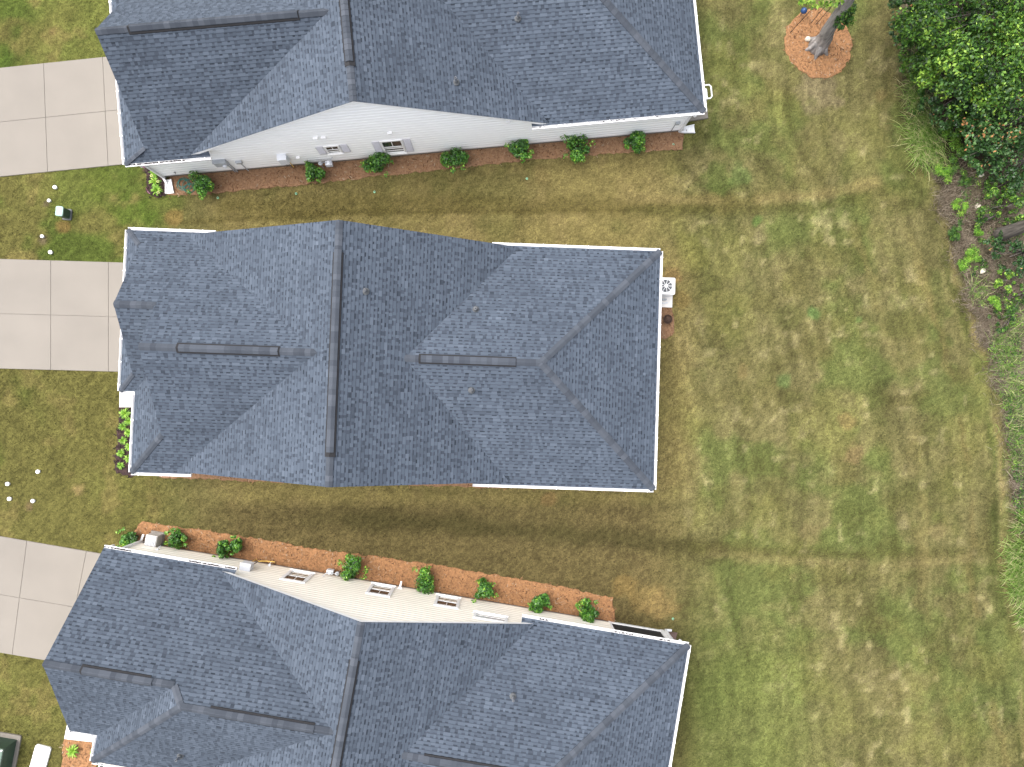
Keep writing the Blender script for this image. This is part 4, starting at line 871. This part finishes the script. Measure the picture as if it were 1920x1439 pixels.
mb = MB(); mb.lathe((0, 0, .42), [(.02, -.15), (.09, -.11), (.14, -.03), (.14, .04), (.09, .11), (.02, .15)], 14); mb.build('ball', MT['blue'], root, smooth=True); mb = MB(); mb.tube([(0, 0, 0), (0, 0, .3)], .015, 7); mb.build('stake', MT['black'], root)

# the wood on the right
def tree(px, py, z, rad, n, m, label, seed, size=.17, lumps=16, group='trees and vines of the wood', tone=(.3, .7), sq=.75):
    r = random.Random(seed); c = at(px, py, z); g = at(px + 14, py - 6, 0); cl = []; st = []; lumps = int(lumps * 1.7)
    for k in range(lumps):
        a = r.uniform(0, 6.28); q = rad * math.sqrt(r.random()); zz = c.z + r.uniform(-.75, .6) * rad * sq * (1.25 - q / rad)
        cc = (c.x + q * math.cos(a), c.y + q * math.sin(a), max(.25, zz)); lr = rad * r.uniform(.09, .24); cl.append((cc, (lr * r.uniform(.8, 1.5), lr * r.uniform(.8, 1.5), lr * .7), int(n / lumps * r.uniform(.5, 1.5)), r.uniform(*tone)))
        if k % 3 == 0: st.append(([g + Vector((0, 0, z * .35)), (Vector(cc) + g) / 2 + Vector((0, 0, z * .2)), cc], [.03, .02, .008]))
    st.append(([g + Vector((0, 0, -.1)), g + Vector((.02, .03, z * .5)), Vector((c.x, c.y, z))], [.035 * z ** .5, .028 * z ** .5, .02]))
    return plant('woodland_tree', g, cl, size, seed, m, label, 'tree', group, st, part='crown', stem_part='trunk', sm='bark_dark', aspect=.6, up=.45, tone_sd=.24)
tree(1842, 50, 3.8, 2.7, 8200, 'leaf_wood', 'large bright green tree in the top right corner of the photo', 801, .14, 46, tone=(.2, .72))
tree(1756, 52, 2.6, 1.7, 4600, 'leaf_wood', 'mid green tree at the wood edge nearest the straw ring', 802, .13, 30, tone=(.15, .55))
tree(1908, 110, 3.4, 2.5, 6400, 'leaf_wood', 'dark green tree cut by the right border near the top', 803, .14, 36, tone=(.12, .55))
tree(1812, 128, 2.8, 1.9, 5400, 'leaf_wood', 'yellow green tree hanging over the dark hollow of the wood', 804, .13, 34, tone=(.35, .8))
tree(1900, 228, 2.2, 1.8, 4600, 'leaf_dark', 'blue green bush with orange tipped leaves by the right border', 805, .13, 26, tone=(.35, .8))
tree(1858, 275, 1.6, 1.3, 2800, 'leaf_dark', 'low dark green bush below the orange tipped bush', 806, .11, 20, tone=(.3, .65))
tree(1730, 0, 2.0, 1.4, 2600, 'leaf_dark', 'dark bush at the top of the wood edge', 807, .13, 18, tone=(.2, .55))
tree(1772, 196, 1.6, 1.0, 1600, 'leaf_dark', 'shaded bush at the rim of the dark hollow', 808, .11, 12, tone=(.15, .45))
tree(1704, 60, 1.0, .8, 1300, 'leaf_dark', 'low shaded bush on the lawn rim below the mid green tree', 820, .10, 10, tone=(.2, .5))
tree(1728, 112, 1.3, .9, 1700, 'leaf_wood', 'low green bush between the mid green tree and the tall grass', 821, .11, 12, tone=(.2, .55))
tree(1752, 150, 1.2, .8, 1400, 'leaf_wood', 'low green bush above the tall grass patch', 822, .10, 10, tone=(.25, .6))
tree(1838, 196, 1.5, 1.2, 2000, 'leaf_dark', 'dark bush deep inside the hollow of the wood', 823, .12, 14, tone=(.1, .4))
tree(1812, 228, 1.0, .8, 1300, 'leaf_wood', 'olive bush above the broad lime green sapling', 824, .10, 10, tone=(.3, .6))
tree(1898, 312, 1.3, 1.1, 1900, 'leaf_dark', 'dark bush at the right border above the litter clearing', 825, .11, 14, tone=(.2, .5))
tree(1888, 388, 1.0, .9, 1500, 'leaf_wood', 'green bush just above the leaning pine trunk', 809, .10, 12, tone=(.25, .65))
tree(1893, 482, .9, .9, 1300, 'leaf_dark', 'dark bush just below the leaning pine trunk', 810, .10, 12, tone=(.2, .55))
tree(1884, 526, .8, .55, 800, 'leaf_wood', 'bright green broad leaved bush below the pine trunk', 811, .12, 8, tone=(.6, .9))
for k, (x, y, z, rd, n, lab, m) in enumerate(((1868, 352, .6, .7, 700, 'sparse green weed patch right of the white stone', 'leaf_wood'), (1850, 412, .5, .6, 600, 'sparse green weed patch at the head of the pine trunk', 'leaf_wood'), (1870, 452, .5, .7, 800, 'dark green weed patch hugging the foot of the pine trunk', 'leaf_dark'), (1902, 556, .5, .6, 600, 'green weed patch at the right border below the bright bush', 'leaf_wood'),
        (1880, 596, .5, .6, 500, 'thin green weed patch below the lime tuft', 'leaf_wood'), (1906, 420, .6, .6, 700, 'green weed patch at the right border over the pine trunk', 'leaf_wood'), (1846, 300, .6, .7, 800, 'dark weed patch above the white elongated stone', 'leaf_dark'), (1776, 236, .6, .5, 500, 'green weed patch behind the upper tall grass', 'leaf_wood'))):
    tree(x, y, z, rd, n, m, lab, 900 + k, .085, 8, group='weed patches on the litter', tone=(.2, .6), sq=.4)
def sapling(px, py, rp, label, seed, m='leaf_lime', size=.14, n=620, z=.40, tone=(.25, .55)):
    r = random.Random(seed); c = at(px, py, z); R_ = rp / 35; b = Vector((c.x, c.y, 0)); cl = []
    for k in range(6): a = r.uniform(0, 6.28); q = R_ * r.uniform(0, .7); cl.append(((c.x + q * 1.3 * math.cos(a), c.y + q * 1.3 * math.sin(a), z * r.uniform(.4, 1.4)), (R_ * r.uniform(.25, .6), R_ * r.uniform(.25, .6), R_ * .3), n // 6, r.uniform(*tone)))
    plant('sapling', b, cl, size, seed, m, label, 'sapling', 'saplings at the wood edge', [([b, (c.x, c.y, z)], [.02, .01])], aspect=.13, up=1.0, shell=.1)
for k, (x, y, rp, lab, m) in enumerate(((1790, 262, 24, 'broad lime green sapling between the tall grass and the dark bush', 'leaf_lime'), (1812, 282, 15, 'olive sapling beside the broad lime green sapling', 'leaf_wood'), (1790, 305, 16, 'feathery green sapling at the lower end of the upper tall grass', 'leaf_wood'), (1770, 328, 16, 'lime green tuft at the lawn corner of the wood', 'leaf_lime'),
        (1808, 340, 17, 'green sapling left of the white stones', 'leaf_wood'), (1802, 388, 13, 'lime green sprig left of the pale triangular stone', 'leaf_lime'), (1796, 430, 12, 'small green seedling on the straw bank', 'leaf_wood'), (1834, 437, 9, 'light green seedling left of the pine trunk', 'leaf_lime'), (1795, 446, 9, 'dark green seedling close to the lawn edge', 'leaf_wood'),
        (1828, 468, 18, 'upper one of the two flat lime saplings below the pine trunk', 'leaf_lime'), (1815, 487, 16, 'lower one of the two flat lime saplings below the pine trunk', 'leaf_lime'), (1866, 567, 12, 'bright lime tuft below the dead grass mound', 'leaf_lime'), (1902, 580, 15, 'green sapling by the right border below the bright bush', 'leaf_wood'),
        (1862, 345, 10, 'pale green sprig above the litter clearing', 'leaf_wood'), (1904, 350, 14, 'green sapling by the right border above the pine trunk', 'leaf_wood'), (1710, 118, 9, 'bright green sprig on the lawn rim under the wood', 'leaf_lime'), (1850, 205, 10, 'yellow green sprig in the dark hollow of the wood', 'leaf_lime'))):
    sapling(x, y, rp, lab, 850 + k, m)
b0 = at(1872, 441, 0); root = empty('pine_tree', b0); tag(root, 'pine tree whose grey brown trunk leans out at the right border', 'tree')
mb = MB(); mb.tube([(0, 0, -.1), (.02, 0, .3), (.05, .02, 1.5), (.12, .1, 4), (.2, .2, 9), (.3, .3, 14)], [.36, .29, .265, .24, .19, .05], 16); mb.build('trunk', MT['bark_dark'], root, smooth=True)
cl = [((random.uniform(-1.6, 1.8), random.uniform(-1.6, 1.8), 10 + k * .4), (.9, .9, .5), 160, .5) for k in range(12)]; V, Fc, T = leaves(cl, .28, 702, aspect=.12); link(bpy.data.objects.new('crown', np_mesh('crown', V, Fc, MT['leaf_pine'], T)), root)
for (x, y, s_, lab) in ((1832, 387, .17, 'pale triangular stone on the litter of the wood'), (1838, 329, .16, 'white elongated stone in the wood above the triangular stone'), (1842, 509, .16, 'whitish stone lying in the dead grass mound')):
    mb = MB(); mb.lathe((0, 0, 0), [(s_ * .7, -.02), (s_ * .85, .04), (s_ * .6, .1), (s_ * .1, .12)], 7); mb.v = [(x_ * (1.1 + .25 * math.sin(3 * math.atan2(y_, x_))), y_ * .8, z_) for x_, y_, z_ in mb.v]; o = mb.build('stone', MT['stone']); o.location = at(x, y, .05); o.rotation_euler = (0, 0, x); tag(o, lab, 'stone')
def blades(name, patches, m, seed, ln, wd, label, cat, lean=None, kind='stuff', segs=3, tone=.5, sd=.25, dup=3):
    """curved grass blades: patches = [(px, py, rx, ry, n)] on the ground"""
    r = np.random.default_rng(seed); Bs = []
    for (x, y, rx, ry, n) in patches:
        a = r.uniform(0, 6.28, n); q = np.sqrt(r.random(n)); c = at(x, y, 0); Bs.append(np.stack([c.x + np.cos(a) * q * rx, c.y + np.sin(a) * q * ry], 1))
    B = np.concatenate(Bs); B = np.concatenate([B, B[::dup] + r.normal(0, .25, B[::dup].shape)]); N = len(B); a = r.uniform(0, 6.28, N); L_ = r.uniform(*ln, N); w = r.uniform(*wd, N); fl = r.uniform(.35, 1.0, N)
    dx, dy = np.cos(a), np.sin(a)
    if lean is not None: dx = dx * .7 + lean[0]; dy = dy * .7 + lean[1]; k = np.hypot(dx, dy); dx /= k; dy /= k
    V = np.zeros((N, (segs + 1) * 2, 3)); ts = np.linspace(0, 1, segs + 1)
    for i, t in enumerate(ts):
        X = B[:, 0] + dx * L_ * t * fl; Y = B[:, 1] + dy * L_ * t * fl; Z = L_ * (t * (1.25 - fl * .5) - t * t * (.25 + fl * .35)) ; ww = w * (1 - t * .9)
        V[:, 2 * i, 0] = X - dy * ww; V[:, 2 * i, 1] = Y + dx * ww; V[:, 2 * i + 1, 0] = X + dy * ww; V[:, 2 * i + 1, 1] = Y - dx * ww; V[:, 2 * i, 2] = V[:, 2 * i + 1, 2] = np.maximum(Z, 0)
    n2 = (segs + 1) * 2; base = (np.arange(N) * n2)[:, None, None]; quad = np.array([[2 * i, 2 * i + 1, 2 * i + 3, 2 * i + 2] for i in range(segs)])[None]
    me = np_mesh(name, V.reshape(-1, 3), (base + quad).reshape(-1, 4), MT[m], np.repeat(np.clip(r.normal(tone, sd, N), 0, 1), segs)); o = link(bpy.data.objects.new(name, me)); tag(o, label, cat, kind=kind); return o
blades('tall_grass', [(1716, 150, .45, .4, 150), (1722, 190, .5, .5, 240), (1728, 232, .6, .5, 320), (1735, 262, .8, .6, 420), (1742, 292, .7, .5, 320), (1700, 60, .3, .8, 90), (1712, 118, .3, .3, 80)], 'tall_grass', 31, (.45, 1.1), (.009, .020), 'upper patch of tall green grass at the wood edge', 'tall grass', lean=(-.5, -.5), tone=.62, sd=.3)
blades('tall_grass', [(1916, 985, .4, .5, 110), (1912, 1030, .5, .5, 260), (1910, 1068, .5, .5, 300), (1916, 1105, .5, .5, 260), (1926, 1150, .4, .6, 160)], 'tall_grass', 32, (.45, 1.05), (.010, .022), 'lower patch of tall green grass at the right border', 'tall grass', lean=(-1.0, -.1), tone=.62, sd=.3)
blades('tall_grass', [(1836, 548, .5, .5, 120), (1880, 640, .7, .5, 170), (1885, 690, .7, .7, 220), (1898, 740, .6, .8, 240), (1905, 800, .5, .8, 200), (1910, 860, .4, .7, 130), (1900, 600, .6, .5, 90)], 'tall_grass', 33, (.3, .8), (.008, .016), 'thin straggly grass along the middle of the wood edge', 'tall grass', lean=(-.2, .2), tone=.5, sd=.3)
blades('dead_straw', [(1770, 380, .35, .7, 260), (1800, 400, .7, .6, 300), (1800, 470, .4, .8, 300), (1830, 560, .7, .7, 420), (1860, 620, .8, .9, 560), (1880, 700, .7, 1.0, 480), (1900, 800, .5, 1.3, 460), (1910, 900, .4, 1.2, 420), (1850, 400, 1.0, 1.0, 420), (1880, 520, 1.1, 1.2, 420), (1740, 210, .6, 2.2, 420), (1790, 330, .8, .8, 300), (1890, 330, 1.2, .8, 300), (1712, 60, .4, 1.6, 160), (1915, 620, .6, 1, 200)], 'litter', 34, (.2, .6), (.006, .014), 'grey brown dead straw and twigs on the floor of the wood', 'dead grass', tone=.55, sd=.3, dup=1)

rr_ = random.Random(77); cl = []
for k in range(190):                                         # creeping weeds and vines too mixed to count
    y = rr_.uniform(150, 1000); x = wood_x(y) + rr_.uniform(14, 190 if y < 640 else 60)
    if x > 1960: continue
    c = at(float(x), y, .12); sz = rr_.uniform(.10, .34); cl.append((c, (sz * rr_.uniform(.7, 1.6), sz * rr_.uniform(.7, 1.6), .10), int(30 + sz * 170), rr_.uniform(.15, .7)))
V, Fc, T = leaves(cl, .075, 78, aspect=.5, up=1.0, shell=.1, tone_sd=.22); tag(link(bpy.data.objects.new('ground_cover', np_mesh('ground_cover', V, Fc, MT['leaf_wood'], T))), 'creeping weeds and vines scattered over the floor of the wood', 'ground cover', kind='stuff')

# ------------------------------------------------------------------ small things on the ground
def cap(px, py, label, r=.105, ht=.10):
    a = at(px, py, ht); root = empty('cleanout_pipe', (a.x, a.y, 0)); tag(root, label, 'pipe cap', 'white pipe caps in the front lawns')
    mb = MB(); mb.lathe((0, 0, 0), [(r * .82, -.1), (r * .82, ht - .04)], 16); mb.build('pipe', MT['pvc'], root)
    mb = MB(); mb.lathe((0, 0, ht - .05), [(r, 0), (r, .035), (r * .9, .05), (r * .35, .058), (r * .3, .085), (r * .1, .088)], 16); mb.build('cap', MT['pvc'], root)
for (x, y, lab) in ((102, 351, 'white pipe cap nearest the driveway of the white house'), (91, 376, 'white pipe cap just above the green pedestal'), (78, 443, 'white pipe cap below the green pedestal on a bare patch'), (93.5, 473, 'white pipe cap nearest the top edge of the middle driveway'),
                    (70, 885, 'uppermost white pipe cap of the lower front lawn'), (13, 908, 'white pipe cap nearest the left border'), (16.5, 936, 'white pipe cap below the one at the left border'), (60.5, 940, 'white pipe cap lying furthest down the lower front lawn')): cap(x, y, lab, .075 if y in (376, 443) else .088)
b = at(127, 403, 0); root = empty('utility_pedestal', b, R(-4)); tag(root, 'dark green utility pedestal with a pale top on the front lawn', 'utility box')
mb = MB(); mb.rbox((0, 0, .28), (.30, .40, .60), r=.06); mb.build('housing', MT['green_box'], root); mb = MB(); mb.rbox((0, 0, .59), (.33, .43, .06), r=.07); mb.build('lid', MT['green_top'], root); mb = MB(); mb.rbox((0, 0, .03), (.40, .50, .08), r=.07); mb.build('base', MT['metal_dark'], root)
b = at(36, 1384, 0); root = empty('pad_transformer', b, R(-10)); tag(root, 'dark green transformer cabinet cut by the left and bottom borders', 'transformer')
mb = MB(); mb.rbox((-.85, -.75, .02), (1.9, 1.75, .10), r=.08); mb.build('pad', MT['concrete'], root)
mb = MB(); mb.box((-.85, -.80, .48), (1.62, 1.5, .84)); mb.build('cabinet', MT['green_box'], root)
mb = MB(); mb.rbox((-.85, -.80, .93), (1.66, 1.54, .07), r=.05); mb.build('lid', MT['green_lid'], root); mb = MB(); mb.box((-.10, -.10, .98), (.16, .05, .04), R(30)); mb.build('handle', MT['trim'], root)
b = at(76, 1424, 0); root = empty('handhole_cover', b, R(-15)); tag(root, 'white rounded rectangular cover lying in the lawn beside the transformer', 'utility cover')
mb = MB(); mb.rbox((0, 0, .03), (.68, 1.22, .10), r=.10, n=4); mb.build('lid', MT['pvc'], root)
for q in (-.38, .38):
    mb = MB(); mb.rbox((0, q, .083), (.05, .09, .008), r=.02); mb.build('bolt_slot', MT['metal'], root)
for (x, y, lab) in ((408, 371, 'pale green sprinkler head below the largest shrub'), (555, 363, 'pale green sprinkler head below the gas meter of the white house'), (702, 360, 'pale green sprinkler head below the wider window of the white house'), (988, 335, 'pale green sprinkler head below the fifth shrub of the white house'), (1263, 271, 'pale green sprinkler head near the east end of the white bed'), (1262, 1161, 'pale green sprinkler head beside the screened porch')):
    a = at(x, y, .03); root = empty('sprinkler_head', (a.x, a.y, 0)); tag(root, lab, 'sprinkler', 'sprinkler heads in the lawn'); mb = MB(); mb.lathe((0, 0, 0), [(.05, -.05), (.05, .03), (.035, .045)], 12); mb.build('body', MT['green_cap'], root); mb = MB(); mb.lathe((0, 0, .04), [(.025, 0), (.025, .03)], 8); mb.build('nozzle', MT['metal_dark'], root)
def splash(c, rz, m, label, L_=.62):
    root = empty('splash_block', c, rz); tag(root, label, 'splash block', 'splash blocks'); mb = MB(); vs3 = []
    for (x, w) in ((0, .10), (L_, .16)):
        for (y, z) in ((-w - .03, 0), (-w - .03, .09), (-w, .09), (-w, .03), (w, .03), (w, .09), (w + .03, .09), (w + .03, 0)): vs3.append((x, y, z + .02))
    mb.add(vs3, [(i, i + 1, i + 9, i + 8) for i in range(7)] + [(0, 8, 15, 7), (7, 6, 5, 4, 3, 2, 1, 0), tuple(range(8, 16))]); mb.build('trough', MT[m], root)
a, b = at(317.5, 338, 0), at(320, 366, 0); splash((a.x, a.y, .02), math.atan2(b.y - a.y, b.x - a.x), 'splash_white', 'white splash block at the front corner of the white house')
a, b = at(1281, 245, 0), at(1300, 243, 0); splash((a.x, a.y, .0), math.atan2(b.y - a.y, b.x - a.x), 'splash_white', 'pale splash block at the back corner of the white house', .5)
a, b = at(1247, 1189, 0), at(1264, 1193, 0); splash((a.x, a.y, .0), math.atan2(b.y - a.y, b.x - a.x), 'splash_brown', 'brown splash block at the back corner of the cream house', .5)
# coiled hose
c = at(345, 350, 0); mb = MB(); pts = []
for k in range(150):
    t = k / 150; a = t * 2 * math.pi * 5.5; rr = .24 + .05 * math.sin(a * .37) ; cx_ = c.x + (.26 * smooth(.45, .6, np.array(t))); cy_ = c.y + .14 * math.sin(t * 5)
    pts.append((cx_ + rr * math.cos(a), cy_ + rr * .95 * math.sin(a), .05 + .035 * t + .012 * math.sin(a * 3)))
tp = H1.fS; mb.tube(pts, .013, 6); o = mb.build('garden_hose', MT['hose']); tag(o, 'coiled teal garden hose on the bed at the white house', 'hose')
for (x, y, rz, lab) in ((270, 316, .9, 'small pink flag under the gutter corner of the white house'), (281, 361, 2.3, 'small pink flag at the lawn corner of the dark bed')):
    a = at(x, y, .35); root = empty('garden_flag', (a.x, a.y, 0), rz); tag(root, lab, 'flag', 'pink garden flags'); mb = MB(); mb.tube([(0, 0, 0), (0, 0, .5)], .008, 6); mb.build('pole', MT['metal_dark'], root)
    mb = MB(); vs3 = [(x_ * .22, .03 * math.sin(x_ * 5) + .05 * z_, .5 - z_ * .26) for z_ in (0, .5, 1) for x_ in (0, .25, .5, .75, 1)]; vs4 = [(x_, y_ + .006, z_) for x_, y_, z_ in vs3]; qs = [(r_ * 5 + q, r_ * 5 + q + 1, r_ * 5 + q + 6, r_ * 5 + q + 5) for r_ in range(2) for q in range(4)]; mb.add(vs3, qs); mb.add(vs4, [f[::-1] for f in qs]); mb.build('cloth', MT['pink'], root)
# condenser of the middle house
b = at(1243, 548, 0); root = empty('air_conditioner', b, -H2.th); tag(root, 'white air conditioner with a round fan behind the middle house', 'air conditioner')
mb = MB(); mb.rbox((-.08, -.08, .04), (1.0, 1.22, .10), r=.03); mb.build('pad', MT['stoop'], root)
mb = MB(); mb.rbox((-.08, .14, .45), (.86, .74, .74), r=.06); mb.build('housing', MT['pvc'], root)
mb = MB(); mb.lathe((-.06, .14, .822), [(.27, 0), (.27, .012), (.25, .012), (.25, .004)], 28); mb.build('fan_well', MT['metal_dark'], root)
mb = MB(); mb.lathe((-.06, .14, .84), [(.08, 0), (.08, .02), (.05, .03)], 16)
for k in range(9):
    a = k * 2 * math.pi / 9; mb.box((-.06 + .165 * math.cos(a), .14 + .165 * math.sin(a), .845), (.2, .022, .008), a)
mb.build('fan_guard', MT['pvc'], root)
mb = MB(); mb.box((-.12, -.36, .15), (.5, .07, .12)); mb.build('service_box', MT['metal'], root); mb = MB(); mb.tube([(-.4, -.5, .13), (.05, -.52, .13), (.2, -.48, .12)], .025, 7); mb.build('refrigerant_line', MT['metal_light'], root)
b = at(1250, 600, 0); root = empty('planter', b); tag(root, 'dark brown round planter on the small straw oval', 'planter')
mb = MB(); mb.lathe((0, 0, .02), [(.14, 0), (.19, .18), (.205, .2), (.205, .23), (.175, .23), (.165, .17), (.02, .16)], 18); mb.build('pot', MT['rust'], root); mb = MB(); mb.lathe((0, 0, .16), [(.15, 0), (.13, .08), (.07, .12), (.01, .13)], 10); mb.build('dead_plant', MT['rust'], root)
# condenser of the cream house
c = at(289, 1012, .34); root = empty('condenser', (c.x, c.y, 0), -H3.th); tag(root, 'grey condenser cabinet with a slatted top at the corner of the cream house', 'condenser')
mb = MB(); mb.rbox((0, 0, .05), (.62, .60, .08), r=.03); mb.build('pad', MT['concrete'], root); mb = MB(); mb.rbox((0, 0, .36), (.50, .48, .56), r=.03); mb.build('housing', MT['ac_grey'], root)
for k in range(7):
    mb = MB(); mb.box((-.19 + k * .063, 0, .655), (.038, .42, .022)); mb.build('slat', MT['metal_light'], root)
for k in range(5):
    mb = MB(); mb.box((.255, 0, .18 + k * .09), (.012, .40, .05)); mb.build('louvre', MT['ac_grey'], root)
# white chair on the patio
c = at(1321, 186, 0); root = empty('patio_chair', (c.x - .22, c.y, .1), -H1.th); tag(root, 'white rounded patio chair showing past the east eave of the white house', 'chair')
mb = MB(); loop = [(.0, -.30), (.24, -.30), (.32, -.22), (.32, .22), (.24, .30), (.0, .30)]; mb.tube([(x, y, .62) for x, y in loop], .035, 8); mb.build('armrest', MT['pvc'], root, smooth=True)
mb = MB(); mb.rbox((-.05, 0, .40), (.50, .5, .05), r=.06); mb.build('seat', MT['pvc'], root); mb = MB(); mb.rbox((-.32, 0, .66), (.05, .52, .5), r=.02); mb.build('backrest', MT['pvc'], root)
for (x, y) in ((-.28, -.22), (-.28, .22), (.18, -.22), (.18, .22)):
    mb = MB(); mb.tube([(x * 1.1, y * 1.1, -.06), (x, y, .40)], .022, 7); mb.build('leg', MT['pvc'], root)

# ------------------------------------------------------------------ mown grass: short blades over the whole lawn
N = 260000; X = rng.uniform(-23.5, 23.5, N); Y = rng.uniform(-17.8, 17.8, N); px, py = gpix(X, Y)
keep = px < wood_x(py) + 6
for q in BEDS.values(): keep &= ~inside(px, py, q)
for q in ([(-170, 144), (244, 101), (254, 309), (-170, 351)], [(-170, 479), (242, 491), (242, 700), (-170, 689)], [(-170, 974), (232, 1043), (182, 1256), (-170, 1197)], [(224, 728), (262, 730), (262, 766), (224, 766)], [(126, 1350), (205, 1360), (202, 1394), (119, 1387)], [(1266, 138), (1320, 131), (1329, 224), (1286, 231)]): keep &= ~inside(px, py, q)
for h in (H1, H2, H3):
    u = X * math.cos(h.th) - Y * math.sin(h.th); v = -X * math.sin(h.th) - Y * math.cos(h.th); keep &= ~((u > h.k['uw0'] - .02) & (u < h.k['wE'] + .02) & (v > h.D['wN'] - .05) & (v < h.D['wS'] + .05))
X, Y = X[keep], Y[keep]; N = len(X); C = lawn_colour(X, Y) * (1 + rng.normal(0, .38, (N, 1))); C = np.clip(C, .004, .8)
a = rng.uniform(0, 6.28, N); L_ = rng.uniform(.03, .085, N); w = rng.uniform(.007, .017, N); dx, dy = np.cos(a), np.sin(a); V = np.zeros((N, 3, 3))
V[:, 0] = np.stack([X - dy * w, Y + dx * w, np.zeros(N) - .01], 1); V[:, 1] = np.stack([X + dy * w, Y - dx * w, np.zeros(N) - .01], 1); V[:, 2] = np.stack([X + dx * L_, Y + dy * L_, L_ * rng.uniform(.3, .8, N)], 1)
m, n, p = new_mat('grass_blade'); p.inputs['Roughness'].default_value = .9; p.inputs['Specular IOR Level'].default_value = .1; at_ = n.nodes.new('ShaderNodeAttribute'); at_.attribute_name = 'Col'; n.links.new(at_.outputs['Color'], p.inputs['Base Color'])
me = np_mesh('grass', V.reshape(-1, 3), np.arange(N * 3).reshape(-1, 3), m); ca = me.attributes.new('Col', 'FLOAT_COLOR', 'FACE'); cc = np.ones((N, 4), np.float32); cc[:, :3] = C; ca.data.foreach_set('color', cc.ravel())
tag(link(bpy.data.objects.new('grass', me)), 'short mown patchy grass covering the lawns', 'grass', kind='stuff')
